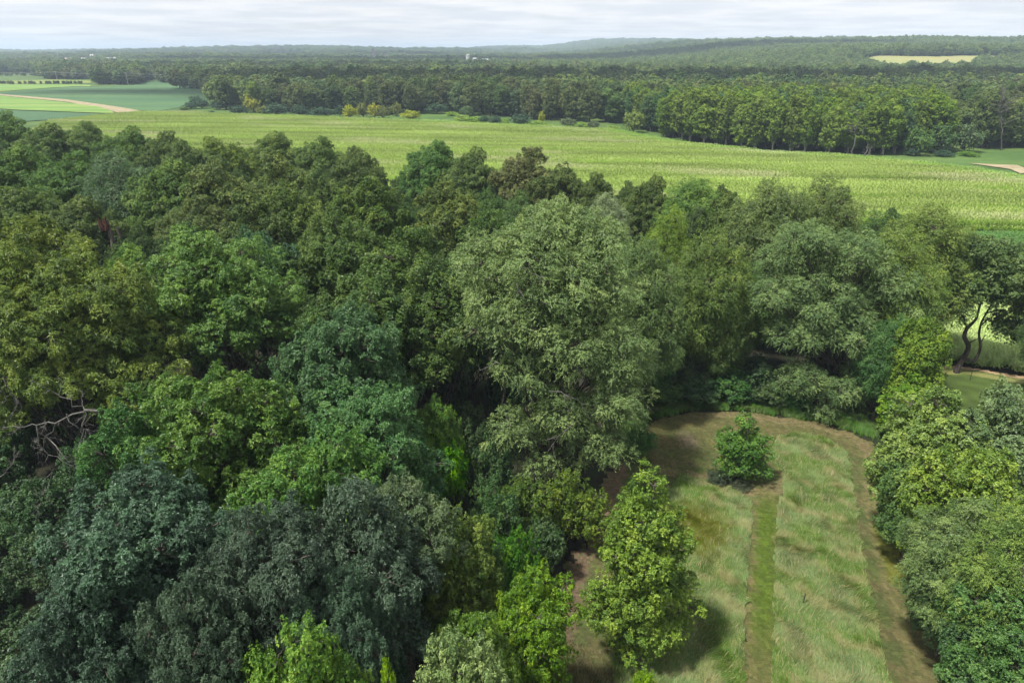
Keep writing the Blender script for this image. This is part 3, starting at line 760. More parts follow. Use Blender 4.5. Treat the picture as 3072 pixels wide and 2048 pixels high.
hsc = (0.95 + 0.05 * band_) * (1 - 0.22 * green)
hsc = np.where(gapn > 0.85, hsc * 0.66, hsc); hsc = np.where((np.abs(np.mod(cw + 0.8 * vn(cu, cu * 0, 90, 1), 27.0) - 9) < 0.9) & (vn(cu, cw, 60, 5) > -0.3), hsc * 0.45, hsc)
tone = np.array([0.128, 0.21, 0.046]) * np.clip(1 + 0.34 * band_, 0.45, 1.6)[:, None]
tone = tone * (1 - green[:, None] * 0.75) + np.array([0.105, 0.20, 0.045]) * green[:, None] * 0.75
tone = tone * (1 - patch[:, None] * 0.5) + np.array([0.22, 0.27, 0.13]) * patch[:, None] * 0.5
pid = rng.randint(0, 3, n); pid = np.where(rng.uniform(size=n) < green * 0.8, 3, pid)
scatter('cornfield', [corn_mesh('corn_row', s) for s in (1, 2, 3)] + [corn_mesh('corn_row_bare', 4, tassel=False)], cx_, cy2, zt(cx_, cy2), np.full(n, CANG) + math.pi * (rng.uniform(size=n) < 0.5),
        np.stack([np.ones(n), 1.25 * np.ones(n), hsc], -1), pid, tone, label='wide field of tasselled corn behind the near wood', cat='corn')
print('corn', n)
# pale crop by the mown strip, and dark soy behind it
P_PALE = PG([(2790, 1088), (2870, 1094), (3072, 1124), (3500, 1190)]) + [(110, 99), (50, 99)]
px_, py_, (pu, pw) = rows(P_PALE, CANG, 0.75, 1.4, rng, 0.4)
n = len(px_)
pt = np.array([0.25, 0.33, 0.14]) * (0.85 + 0.25 * sm(-1, 1, vn(px_, py_, 9, 2)))[:, None]
scatter('young_corn', [corn_mesh('young_corn_row', s, length=1.5, plants=8, tassel=False, h=1.5) for s in (11, 12)], px_, py_, zt(px_, py_), np.full(n, CANG),
        np.ones((n, 3)), rng.randint(0, 2, n), pt, label='pale young corn beside the mown strip', cat='corn')
def clump_mesh(name, seed, r=0.6, h=0.7, nl=60, size=0.22):
    rng = np.random.RandomState(seed)
    P = rng.uniform(-1, 1, (nl, 3)) * np.array([r, r, 0]) + np.array([0, 0, 1.0]) * rng.uniform(0.2, 1, (nl, 1)) * h
    A = nrm(rng.normal(0, 0.5, (nl, 3)) + np.array([0, 0, 1]))
    V, F, T = leaves(P, A, rng, 3, size, size * 0.8, 0.8, 0.05, 0.1, np.full(nl, 0.5))
    return mesh_np(name, V, F, 4, [LEAF_INST], attr=T)
P_SOYR = [(40, 103), (170, 95), (210, 127), (120, 134), (40, 138)]
px_, py_, _u = rows(P_SOYR, CANG, 0.8, 1.0, rng, 0.4)
n = len(px_)
pt = np.array([0.07, 0.145, 0.045]) * (0.85 + 0.3 * sm(-1, 1, vn(px_, py_, 12, 5)))[:, None]
scatter('soybeans', [clump_mesh('soy_clump', s) for s in (1, 2)], px_, py_, zt(px_, py_), rng.uniform(0, 6, n), np.ones((n, 3)), rng.randint(0, 2, n), pt, label='dark green soybeans in front of the tall corn', cat='soybeans')
# ------------------------------------------------------------------ near wood: tree meshes, a few variants per kind
VAR = {}
def variant(key, species, h, r, zb, seed, **k):
    VAR[key] = (make_tree(key, species, h, r, zb, seed, **k), h, r)
for i, sd_ in enumerate((1, 2, 3)): variant('oak%d' % i, 'oak', 18, 6, 5, 10 + sd_)
for i, sd_ in enumerate((1, 2)): variant('darkoak%d' % i, 'oak', 18, 5.5, 5, 30 + sd_, bark=BARK_DARK)
for i, sd_ in enumerate((1, 2)): variant('walnut%d' % i, 'walnut', 19, 6.5, 6, 40 + sd_, bark=BARK)
for i, sd_ in enumerate((1, 2)): variant('elm%d' % i, 'elm', 17, 5.5, 3.5, 50 + sd_, bark=BARK)
for i, sd_ in enumerate((1, 2)): variant('maple%d' % i, 'maple', 13, 4.5, 1.2, 60 + sd_)
for i, sd_ in enumerate((1, 2)): variant('young%d' % i, 'young', 10, 2.6, 0.6, 70 + sd_)
for i, sd_ in enumerate((1, 2, 3)): variant('shrub%d' % i, 'shrub', 5, 2.8, 0.3, 80 + sd_, bark=BARK_DARK)
variant('hickory1', 'hickory', 20, 7, 5, 91, bark=BARK)
print('near variants', NF[0])

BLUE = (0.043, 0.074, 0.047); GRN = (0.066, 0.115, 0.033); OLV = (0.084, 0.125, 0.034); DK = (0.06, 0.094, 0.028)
ELM = (0.102, 0.155, 0.06); BRT = (0.08, 0.145, 0.025); LOC = (0.08, 0.138, 0.04); GRY = (0.06, 0.095, 0.045); MPL = (0.085, 0.155, 0.035)
PALE = (0.12, 0.175, 0.07)
rng = np.random.RandomState(77)
OCC = []
def near(kind, var, u, v, h, r, col, label, rot=None, cat='tree', y=None):
    (tm, cm), h0, r0 = VAR[var]
    if kind == 'locust_tree' or kind == 'black_oak': r *= 1.3 if kind == 'locust_tree' else 1.18
    y = y or (CAM_H - h) / slope(v); x = xat(u, v, y)
    if kind in ('black_oak', 'elm_tree'): col = (col[0] * 0.9, col[1], col[2])
    OCC.append((x, y, r))
    return place(kind, tm, cm, x, y, label, col, rng.uniform(0, 6.28) if rot is None else rot, r / r0, h / h0, cat=cat)

NEAR = [
 # foreground, shaded blue-green oaks
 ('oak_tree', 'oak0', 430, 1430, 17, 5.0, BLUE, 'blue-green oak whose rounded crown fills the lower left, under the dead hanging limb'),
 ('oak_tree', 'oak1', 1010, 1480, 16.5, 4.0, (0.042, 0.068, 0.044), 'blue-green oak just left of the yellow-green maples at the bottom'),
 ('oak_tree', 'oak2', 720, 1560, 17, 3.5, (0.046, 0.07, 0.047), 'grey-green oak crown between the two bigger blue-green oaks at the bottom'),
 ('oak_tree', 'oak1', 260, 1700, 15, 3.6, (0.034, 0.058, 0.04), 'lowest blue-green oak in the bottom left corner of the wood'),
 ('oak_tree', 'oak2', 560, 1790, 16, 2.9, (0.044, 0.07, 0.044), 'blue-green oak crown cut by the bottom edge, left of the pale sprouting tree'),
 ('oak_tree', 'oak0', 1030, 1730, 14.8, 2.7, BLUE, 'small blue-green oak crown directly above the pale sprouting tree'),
 # mid-green oaks
 ('oak_tree', 'oak2', 690, 1120, 17.5, 5.4, GRN, 'deep green oak below the big bright walnut, beside the olive hickory'),
 ('oak_tree', 'oak0', 1090, 1190, 15.5, 5.0, (0.05, 0.105, 0.04), 'green oak on the left rim of the black gap in the wood'),
 ('oak_tree', 'oak1', 900, 1350, 16, 4.6, (0.055, 0.12, 0.032), 'light green oak just above the blue-green oaks'),
 ('oak_tree', 'oak2', 1190, 1440, 14, 3.8, GRY, 'grey-green oak left of the vivid green sapling'),
 ('oak_tree', 'oak0', 990, 960, 18, 5.4, (0.038, 0.085, 0.034), 'dark green oak shouldering the right side of the big bright walnut'),
 ('oak_tree', 'oak1', 480, 1180, 16, 4.6, (0.045, 0.10, 0.032), 'green oak half hidden under the right side of the olive hickory'),
 # the big bright walnut and neighbours
 ('walnut_tree', 'walnut0', 640, 690, 21, 7.6, (0.075, 0.13, 0.04), 'largest bright green walnut crown left of centre, lit on top'),
 ('walnut_tree', 'walnut1', 360, 760, 18, 5.0, LOC, 'bright green walnut crown between the olive hickory and the largest walnut'),
 ('hickory_tree', 'hickory1', -60, 640, 22, 7.5, OLV, 'olive hickory cut by the left edge, taller than its neighbours'),
 # dark oaks with olive tips, centre left
 ('black_oak', 'darkoak0', 1100, 540, 19, 5.5, (0.07, 0.10, 0.028), 'olive topped black oak below the notch of cornfield left of the grey-green treetops'),
 ('black_oak', 'darkoak1', 1000, 650, 19, 5.2, DK, 'dark black oak right behind the largest walnut'),
 ('black_oak', 'darkoak0', 1200, 700, 19, 5.4, DK, 'black oak in the middle of the dark stand left of the tall elm'),
 ('black_oak', 'darkoak1', 1330, 550, 18.5, 5.0, (0.085, 0.115, 0.032), 'sunlit olive black oak directly behind the tall elm'),
 ('black_oak', 'darkoak0', 1280, 800, 18, 4.6, (0.055, 0.085, 0.026), 'black oak touching the left flank of the tall elm'),
 ('black_oak', 'darkoak1', 1120, 850, 17, 5.0, (0.05, 0.085, 0.024), 'black oak hanging over the black gap in the wood'),
 ('black_oak', 'darkoak1', 860, 560, 19.5, 5.2, (0.085, 0.115, 0.035), 'olive black oak with a pale ragged top behind the largest walnut'),
 ('black_oak', 'darkoak0', 760, 590, 19, 4.6, (0.065, 0.095, 0.03), 'black oak on the skyline side of the largest walnut, slightly left'),
 ('black_oak', 'darkoak1', 640, 490, 20, 5.4, (0.095, 0.125, 0.04), 'pale olive black oak standing clear left of the dark stand'),
 ('black_oak', 'darkoak0', 840, 470, 19.5, 5.4, (0.085, 0.12, 0.036), 'olive black oak in the row just inside the far edge, left of centre'),
 ('black_oak', 'darkoak0', 950, 520, 19, 4.6, (0.06, 0.095, 0.028), 'darker black oak between two olive ones inside the far edge'),
 ('black_oak', 'darkoak1', 1470, 640, 18, 4.5, DK, 'black oak hidden to its crown behind the top of the tall elm'),
 # far edge of the near wood, from the left
 ('locust_tree', 'walnut0', -10, 338, 20, 6.0, LOC, 'tallest tree on the far edge of the near wood, at the left border'),
 ('locust_tree', 'walnut1', 130, 376, 19, 6.0, GRN, 'far-edge tree next to the tallest one at the left border'),
 ('locust_tree', 'walnut0', 245, 366, 19, 5.6, LOC, 'far-edge tree below the tip of the dark thin field'),
 ('locust_tree', 'walnut1', 375, 388, 19, 6.0, GRN, 'far-edge tree straight below the bend of the dirt track'),
 ('locust_tree', 'walnut0', 480, 400, 18.5, 5.4, DK, 'dark far-edge tree below the end of the dirt track'),
 ('locust_tree', 'walnut1', 560, 430, 19, 5.0, GRN, 'low far-edge tree in the dip before the olive crowns'),
 ('locust_tree', 'walnut0', 660, 415, 19, 5.5, (0.085, 0.13, 0.032), 'yellowish far-edge tree above the pale olive black oak'),
 ('locust_tree', 'walnut1', 820, 402, 18.5, 5.6, (0.08, 0.13, 0.036), 'broad far-edge tree rising into the cornfield left of centre'),
 ('locust_tree', 'walnut0', 950, 412, 18.5, 4.8, GRN, 'spreading far-edge tree with open twigs against the corn'),
 ('locust_tree', 'walnut1', 1060, 450, 18, 4.6, DK, 'dark narrow far-edge tree beside the notch of corn'),
 ('locust_tree', 'walnut0', 1300, 424, 19.5, 5.2, (0.06, 0.12, 0.036), 'green far-edge tree with a wispy top right of the notch of corn'),
 ('locust_tree', 'walnut1', 1410, 450, 18.5, 4.6, GRN, 'green far-edge tree on the right shoulder of the wispy one'),
 ('locust_tree', 'darkoak0', 1575, 452, 19, 5.0, (0.085, 0.105, 0.04), 'brownish olive far-edge tree above the tall elm'),
 ('locust_tree', 'darkoak1', 1690, 500, 17.5, 4.4, DK, 'dark far-edge tree just right of the brownish olive one'),
 ('locust_tree', 'walnut0', 1790, 520, 17, 3.6, DK, 'thin dark far-edge tree in the low part of the skyline'),
 ('locust_tree', 'elm0', 1830, 590, 15, 3.4, (0.13, 0.17, 0.09), 'pale sparse far-edge tree in the lowest part of the skyline'),
 ('locust_tree', 'walnut1', 1950, 536, 16.5, 4.0, DK, 'dark far-edge tree with a double top left of the round elms'),
 ('locust_tree', 'elm1', 2085, 546, 17, 4.6, (0.09, 0.15, 0.045), 'light green round far-edge tree left of the big spreading elms'),
 ('locust_tree', 'darkoak0', 2200, 590, 16.5, 4.0, DK, 'dark tree filling the dip left of the spreading elms'),
 # second row, upper left
 ('locust_tree', 'walnut1', 60, 445, 20, 6.0, GRN, 'mid-green tree in the second row by the left border'),
 ('locust_tree', 'walnut0', 190, 460, 20, 5.6, (0.055, 0.115, 0.032), 'green tree in the second row, left of the grey-green crown'),
 ('elm_tree', 'elm0', 335, 470, 20.5, 6.4, (0.065, 0.105, 0.05), 'grey-green spreading crown in the upper left with the torn red trunk below'),
 ('locust_tree', 'walnut1', 490, 490, 20, 5.6, GRN, 'green tree in the second row, right of the grey-green crown'),
 ('locust_tree', 'walnut0', 80, 560, 18, 5.6, DK, 'dark tree in the third row by the left border'),
 ('locust_tree', 'walnut1', 220, 600, 17, 5.0, DK, 'dark tree in the third row under the grey-green crown'),
 ('locust_tree', 'walnut0', 560, 600, 17, 5.0, DK, 'dark tree above the right top of the bright walnuts'),
 ('black_oak', 'darkoak1', 740, 700, 17.5, 4.6, (0.045, 0.09, 0.04), 'bluish oak tucked behind the right shoulder of the largest walnut'),
 # centre right
 ('elm_tree', 'elm1', 1930, 735, 18, 4.2, (0.085, 0.125, 0.045), 'slim grey-green elm close against the right side of the tall elm'),
 ('elm_tree', 'elm0', 2010, 640, 18, 3.8, (0.105, 0.15, 0.035), 'yellow-green elm behind the slim grey-green one'),
 ('black_oak', 'darkoak0', 1770, 690, 17.5, 4.4, (0.045, 0.085, 0.028), 'dark oak filling the space behind the right side of the tall elm'),
 ('elm_tree', 'elm0', 2130, 700, 17.5, 4.6, (0.085, 0.12, 0.035), 'olive elm left of the big spreading elm behind the clearing'),
 ('elm_tree', 'elm1', 2160, 850, 12.3, 4.0, (0.08, 0.115, 0.038), 'shorter olive elm at the back of the clearing, left of the spreading elm'),
 ('elm_tree', 'elm1', 2330, 560, 20, 5.6, (0.095, 0.125, 0.045), 'left crown of the two tall round elms against the corn'),
 ('elm_tree', 'elm0', 2500, 548, 20, 5.8, (0.085, 0.115, 0.038), 'right crown of the two tall round elms against the corn'),
 ('elm_tree', 'elm1', 2810, 636, 18, 6.2, (0.10, 0.135, 0.038), 'broad yellowish elm right of the two tall round ones'),
 ('elm_tree', 'elm0', 2700, 700, 17.5, 5.0, (0.095, 0.14, 0.035), 'yellow-green elm in front of the broad yellowish one'),
 ('elm_tree', 'elm0', 2690, 960, 11, 3.6, (0.055, 0.10, 0.035), 'dark low elm between the spreading elm and the bright slim tree'),
 # right of the clearing
 ('young_tree', 'young0', 2790, 968, 12, 2.5, BRT, 'slim bright green tree beside the leaning trunk'),
 ('young_tree', 'young1', 2745, 1130, 7.5, 2.4, (0.09, 0.165, 0.03), 'short bright tree at the foot of the slim bright one'),
 ('maple_tree', 'maple0', 2830, 1200, 12.4, 4.1, (0.10, 0.155, 0.045), 'light green maple at the top of the thicket right of the clearing'),
 ('maple_tree', 'maple1', 3040, 1180, 13.5, 4.2, (0.09, 0.13, 0.06), 'grey-green maple at the right border below the mown strip'),
 ('maple_tree', 'maple0', 2985, 1350, 12.5, 3.9, (0.10, 0.155, 0.035), 'yellow-green maple in the middle of the right thicket'),
 ('maple_tree', 'maple1', 2790, 1370, 9.0, 2.4, (0.06, 0.115, 0.035), 'dark green maple leaning over the right mown path'),
 ('elm_tree', 'elm0', 2985, 1530, 11.0, 3.8, (0.085, 0.125, 0.045), 'soft grey-green elm in the lower right thicket'),
 ('maple_tree', 'maple0', 2905, 1680, 7.4, 2.5, (0.038, 0.08, 0.036), 'dark bluish maple low beside the right mown path'),
 ('maple_tree', 'maple1', 3060, 1790, 9.0, 2.9, (0.055, 0.11, 0.035), 'green maple in the bottom right corner'),
 ('maple_tree', 'maple0', 2990, 1880, 6.6, 2.2, (0.045, 0.09, 0.036), 'lowest dark maple by the bottom edge, right of the path'),
 ('elm_tree', 'elm1', 3100, 1560, 12, 3.4, (0.10, 0.15, 0.04), 'yellow-green elm cut by the right border'),
 # edge of the wood, bottom centre
 ('box_elder', 'maple1', 1600, 1725, 10, 2.5, (0.07, 0.135, 0.02), 'vivid yellow-green box elder at the bottom, left of the dirt gap'),
 ('box_elder', 'maple0', 1440, 1840, 11, 2.5, (0.068, 0.125, 0.026), 'yellow-green box elder left of the vivid one'),
 ('box_elder', 'maple1', 1350, 1540, 11.5, 2.6, (0.075, 0.12, 0.03), 'yellow-green tree with drooping tips standing alone among darker crowns'),
 ('box_elder', 'maple0', 1390, 1930, 13, 2.3, PALE, 'pale leaved tree top at the bottom edge below the box elders'),
 ('box_elder', 'maple1', 910, 1890, 15.5, 2.6, (0.078, 0.145, 0.035), 'pale sprouting tree with light tips at the bottom edge'),
 ('box_elder', 'young1', 1160, 2010, 13, 1.0, (0.12, 0.2, 0.03), 'single light green shoot at the bottom edge left of the pale leaved top'),
 ('box_elder', 'shrub0', 1330, 1325, 7.5, 2.1, (0.05, 0.16, 0.012), 'vivid green sapling glowing among dark trees in the middle of the wood'),
 ('maple_tree', 'maple0', 1285, 1205, 10.5, 2.3, (0.085, 0.15, 0.04), 'light green maple standing in front of the black gap'),
 ('shrub', 'shrub0', 1940, 2035, 2.2, 0.9, (0.10, 0.18, 0.02), 'small bright bush at the bottom edge of the clearing'),
]
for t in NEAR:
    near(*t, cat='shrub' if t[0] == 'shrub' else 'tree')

# ------- single trees with a shape of their own
def own(kind, species, base_uv, y, h, lobes, col, label, seed, **k):
    """lobes given as (photo u, photo v, depth offset, radius, height radius): turned into metres round the tree's foot"""
    x = xat(base_uv[0], base_uv[1], y)
    lo = []
    for (u, v, dyy, rx, rz) in lobes:
        yy = y + dyy; sh = 0.45 if species != 'young' else 0.3
        lo.append((xat(u, v, yy) - x, dyy, CAM_H - yy * slope(v) - 0.4, rx - sh, rx - sh, rz - sh))
    tr = None
    if 'trunk_uv' in k:
        tr = [(xat(u, v, y + dd) - x, dd, CAM_H - (y + dd) * slope(v)) for u, v, dd in k.pop('trunk_uv')]
    tm, cm = make_tree(kind, species, h, 7, k.pop('zb', 3), seed, lobes=lo, trunk=tr, **k)
    OCC.append((x, y, max(l[3] for l in lo)))
    return place(kind, tm, cm, x, y, label, col), x, y

elm, ex, ey = own('elm_tree', 'elm', (1620, 1480), 48.0, 25, [
    (1640, 850, 0, 4.4, 5.6), (1680, 670, 1.5, 2.8, 2.0), (1580, 735, 0, 2.6, 1.9), (1790, 735, 1.0, 2.4, 2.2), (1450, 780, 0, 2.3, 2.6), (1480, 850, -1, 2.2, 2.4),
    (1430, 990, 0, 1.9, 1.6), (1560, 960, -1.5, 3.2, 3.0), (1760, 860, 0, 3.6, 3.4), (1700, 1010, -2, 3.0, 2.6), (1820, 1060, -1, 2.8, 3.0), (1560, 1110, -2.5, 1.9, 2.2), (1540, 1290, -2, 2.1, 1.8), (1690, 1230, -2, 2.6, 2.4),
    (1840, 1200, -2, 2.6, 2.6), (1800, 1330, -2.5, 2.2, 1.9), (1590, 1400, -2.5, 1.4, 1.2), (1880, 1100, 0, 2.0, 2.2), (1700, 1380, -2, 1.9, 1.6)],
    ELM, 'tall grey-green elm in the middle, highest tree beside the clearing', 101, zb=1, bark=BARK, dens=1.0, gap=0.06)
own('elm_tree', 'elm', (2480, 1270), 63.0, 18, [
    (2450, 900, 1, 4.2, 4.2), (2560, 760, 1, 3.6, 2.2), (2420, 720, 2, 3.2, 1.9), (2330, 880, 0, 2.6, 2.0), (2640, 850, 1, 3.0, 2.4), (2400, 1000, -1, 3.0, 1.6),
    (2540, 980, -1, 3.4, 2.2), (2660, 1020, 0, 2.8, 2.4), (2390, 1130, -2, 2.6, 1.7), (2500, 1160, -2, 2.4, 1.5), (2470, 1215, -3, 2.0, 1.0), (2600, 1110, -1, 2.6, 1.9), (2330, 770, 2, 2.2, 1.8), (2700, 900, 1, 2.6, 2.4)],
    (0.092, 0.138, 0.058), 'big spreading elm with layered boughs at the back of the clearing', 102, zb=0.8, bark=BARK, gap=0.08)
hick, hx, hy = own('hickory_tree', 'hickory', (335, 1490), 47.0, 22, [
    (170, 950, 0, 5.2, 4.4), (60, 830, 1, 3.4, 2.6), (190, 830, 1, 3.0, 2.4), (330, 890, 0, 3.2, 2.6), (420, 1010, 0, 2.8, 2.0), (480, 1090, -1, 1.9, 1.5), (30, 980, -1, 3.2, 2.2), (110, 1120, -2, 3.0, 2.0),
    (260, 1120, -2, 3.2, 2.0), (400, 1170, -2, 2.2, 1.6), (-60, 1080, -1, 3.4, 2.6), (340, 1230, -3, 1.8, 1.3), (60, 1230, -2, 2.2, 1.5), (450, 1260, -2.5, 1.4, 1.0)],
    OLV, 'large olive hickory on the left with a dead grey limb hanging below', 103, zb=5, tr_r=0.5, bark=BARK_DARK, gap=0.06)
own('young_tree', 'young', (1900, 1995), 30.5, 15, [
    (1935, 1640, 0, 2.1, 3.6), (1950, 1440, 0.3, 0.95, 1.3), (1930, 1540, 0, 1.5, 1.5), (1860, 1650, 0, 1.3, 1.2), (2010, 1600, 0.4, 1.3, 1.4), (1820, 1740, 0, 1.0, 0.9), (2040, 1740, 0.2, 1.1, 1.1),
    (1830, 1840, -0.3, 1.4, 1.0), (1990, 1860, -0.3, 1.6, 1.1), (2075, 1810, 0, 0.9, 0.8), (1790, 1780, 0, 0.8, 0.8), (1920, 1940, -0.3, 1.4, 0.7), (1790, 1850, 0, 0.7, 0.7), (1920, 1770, -0.2, 1.9, 1.4), (1860, 1780, -0.3, 1.2, 1.0), (1990, 1760, 0, 1.3, 1.1), (1930, 1860, -0.5, 1.5, 1.0), (1850, 1900, -0.2, 1.0, 0.7), (2010, 1910, 0, 0.9, 0.6)],
    (0.085, 0.148, 0.028), 'egg-shaped young tree with bright tips at the near left of the clearing', 104, zb=0.5, gap=0.03)
own('young_tree', 'young', (2225, 1440), 49.5, 7.2, [
    (2230, 1340, 0, 1.7, 1.6), (2235, 1260, 0.2, 0.95, 0.9), (2195, 1320, 0, 1.3, 1.1), (2275, 1320, 0.2, 1.3, 1.1), (2180, 1400, -0.2, 1.1, 0.6), (2270, 1390, -0.2, 1.2, 0.7), (2225, 1380, -0.5, 1.4, 0.9), (2160, 1340, 0, 0.8, 0.7), (2300, 1350, 0, 0.9, 0.7)],
    (0.06, 0.125, 0.03), 'small lone round tree standing in the middle of the clearing', 105, zb=0.5, gap=0.02)
near('shrub', 'shrub1', 2160, 1395, 1.2, 1.0, (0.035, 0.05, 0.028), 'low dark shrub at the foot of the lone clearing tree', cat='shrub', y=49.0)
near('shrub', 'shrub2', 2225, 1425, 0.7, 1.0, (0.04, 0.05, 0.03), 'dark brush heap under the right side of the lone clearing tree', cat='shrub', y=48.4)

# leaning tree at the right with the forked crooked trunk
def crook(pts, y): return [(xat(u, v, y), 0, CAM_H - y * slope(v)) for u, v in pts]
ly = 70.7
bx = xat(2865, 1121, ly)
lobesK = [(3010, 830, 0, 3.6, 2.6), (2960, 760, 1, 2.6, 1.6), (2900, 860, 0, 1.8, 1.6), (3060, 900, 0, 2.8, 2.4), (2880, 930, -0.5, 1.5, 1.0), (3010, 980, 0, 1.7, 1.3), (3100, 800, 0.5, 2.6, 2.2), (2950, 900, 0, 1.6, 1.2), (3085, 1000, 0, 1.4, 1.2)]
lo = [(xat(u, v, ly + d) - bx, d, CAM_H - (ly + d) * slope(v), r, r, rz) for u, v, d, r, rz in lobesK]
T_ = Tubes()
def sub(pts): a = np.array(crook(pts, ly)); a[:, 0] -= bx; return a
def smooth(p, n=24):
    p = np.asarray(p); t = np.linspace(0, len(p) - 1, n); i = np.clip(t.astype(int), 0, len(p) - 2); f = (t - i)[:, None]
    pm = np.vstack([2 * p[0] - p[1], p, 2 * p[-1] - p[-2]])
    a, b, c, d = pm[i], pm[i + 1], pm[i + 2], pm[i + 3]
    return 0.5 * ((2 * b) + (-a + c) * f + (2 * a - 5 * b + 4 * c - d) * f * f + (-a + 3 * b - 3 * c + d) * f ** 3)
m_ = smooth(sub([(2862, 1130), (2875, 1100), (2892, 1072), (2906, 1040), (2893, 1012), (2899, 988), (2914, 972), (2930, 953), (2940, 915), (2960, 860)]))
T_.add(m_, np.linspace(0.34, 0.08, 24), 9)
m2 = smooth(sub([(2884, 1080), (2900, 1077), (2919, 1083), (2933, 1067), (2941, 1038), (2937, 1007), (2941, 978), (2953, 950), (2980, 905), (3020, 850)]))
T_.add(m2, np.linspace(0.2, 0.07, 24), 8)
for a_, b_ in (((2905, 1030), (2936, 1012)), ((2939, 1030), (2956, 1005)), ((2900, 985), (2885, 940)), ((2941, 978), (2990, 940)), ((2955, 940), (3050, 930)), ((2960, 860), (3050, 800)), ((2940, 915), (2880, 870))):
    q_ = sub([a_, b_]); T_.add(curve(q_[0], q_[1], rng, 6, 0.08), np.linspace(0.10, 0.04, 6), 5)
_, cmK = make_tree('leaning_tree', 'maple', 15, 5, 2, 106, lobes=lo, dens=1.1, gap=0.05, limbs=False, twigs=False)
place('leaning_tree', T_.mesh('leaning_trunk', BARK_DARK), cmK, bx, ly, 'leaning tree with a crooked forked black trunk in front of the pale crop', (0.06, 0.10, 0.035))
OCC.append((bx, ly, 1))
near('elm_tree', 'elm1', 3190, 880, 14, 3.0, (0.06, 0.10, 0.035), 'dark tree at the right border whose trunk foot shows beside the mown strip', y=64.5)

# dead grey limb hanging from the hickory, torn red trunk, dead stems in the elm
def dead_branch(p0, p1, rng, depth=3, rad=0.09, out=None, side=1.0):
    out = out or Tubes()
    c = curve(p0, p1, rng, 7, 0.10)
    out.add(c, np.linspace(rad, rad * 0.35, 7), 5)
    if depth > 0:
        Ln = np.linalg.norm(np.array(p1) - np.array(p0))
        for k in range(5):
            i = rng.randint(1, 7) if k else 6
            d = nrm((c[i] - c[i - 1])[None])[0] + rng.normal(0, 0.7, 3) * side
            dead_branch(c[i], c[i] + d / np.linalg.norm(d) * Ln * rng.uniform(0.25, 0.5), rng, depth - 1, rad * 0.5, out)
    return out
def loc(u, v, y, o): return np.array([xat(u, v, y) - o[0], y - o[1], CAM_H - y * slope(v)])
rng2 = np.random.RandomState(8)
for a_, b_, y_, r_ in (((330, 1235), (110, 1275), 40, 0.09), ((110, 1275), (215, 1385), 39, 0.05), ((200, 1240), (290, 1330), 39, 0.05), ((110, 1275), (150, 1440), 38.5, 0.045), ((350, 1260), (410, 1330), 40, 0.04), ((10, 1130), (50, 1220), 39, 0.045), ((0, 1430), (45, 1380), 37, 0.04)):
    D_ = Tubes(); dead_branch(loc(*a_, y_, (hx, hy)), loc(*b_, y_, (hx, hy)), rng2, 3, r_, D_)
    link('dead_branch', D_.mesh('dead_branch', DEADWOOD), hick)
D_ = Tubes()
D_.add(smooth([loc(1592, 1230, 45.5, (ex, ey)), loc(1597, 1150, 45.3, (ex, ey)), loc(1593, 1060, 45.0, (ex, ey))], 10), np.linspace(0.09, 0.05, 10), 6)
link('dead_stem', D_.mesh('dead_stem', DEADWOOD), elm)
for a_, b_, y_, r_ in (((1640, 1165), (1745, 1210), 43.5, 0.045), ((1720, 1265), (1660, 1330), 43.5, 0.05), ((1550, 850), (1575, 900), 44, 0.05), ((1500, 1090), (1440, 1110), 45, 0.04), ((1560, 800), (1620, 830), 43.6, 0.04)):
    D_ = Tubes(); dead_branch(loc(*a_, y_, (ex, ey)), loc(*b_, y_, (ex, ey)), rng2, 1, r_, D_)
    link('dead_branch', D_.mesh('dead_stems', DEADWOOD), elm)
# torn trunk
ty = 78.0; tx = xat(345, 800, ty)
e = bpy.data.objects.new('broken_tree', None); COL.objects.link(e); e.location = (tx, ty, 0)
tag(e, 'broken trunk with torn reddish wood below the grey-green crown in the upper left', 'tree')
D_ = Tubes(); zt_ = CAM_H - ty * slope(660)
D_.add(curve((0, 0, -0.3), (0.2, 0, zt_), rng2, 8, 0.02), np.linspace(0.34, 0.24, 8), 8)
D_.add(curve((0.9, 0.4, -0.3), (1.2, 0.3, zt_ - 1), rng2, 8, 0.02), np.linspace(0.25, 0.2, 8), 8)
link('trunk', D_.mesh('broken_trunk', BARK), e)
D_ = Tubes()
for k in range(9):
    a_ = rng2.uniform(-0.7, 0.7); D_.add(curve((a_ * 0.4, -0.2, zt_ - 1.2), (a_ * 0.8, -0.3 + rng2.normal(0, 0.2), zt_ + rng2.uniform(-0.2, 0.6)), rng2, 5, 0.05), [0.2, 0.22, 0.16, 0.1, 0.03], 5)
link('torn_wood', D_.mesh('torn_wood', RUST), e)

# stakes
for u, v, hh, lb in ((2408, 1815, 0.9, 'thin dark stake standing in the tall grass'), (2908, 1143, 1.5, 'thin dark stake on the mown strip beside the crooked trunk')):
    x, y = G(u, v); T1 = Tubes(); T1.add([(0, 0, -0.2), (0.01, 0, hh * 0.5), (0.03, 0.01, hh)], [0.035, 0.033, 0.03], 6)
    o = link('stake', T1.mesh('stake', BARK_DARK)); o.location = (x, y, 0.1); tag(o, lb, 'stake')

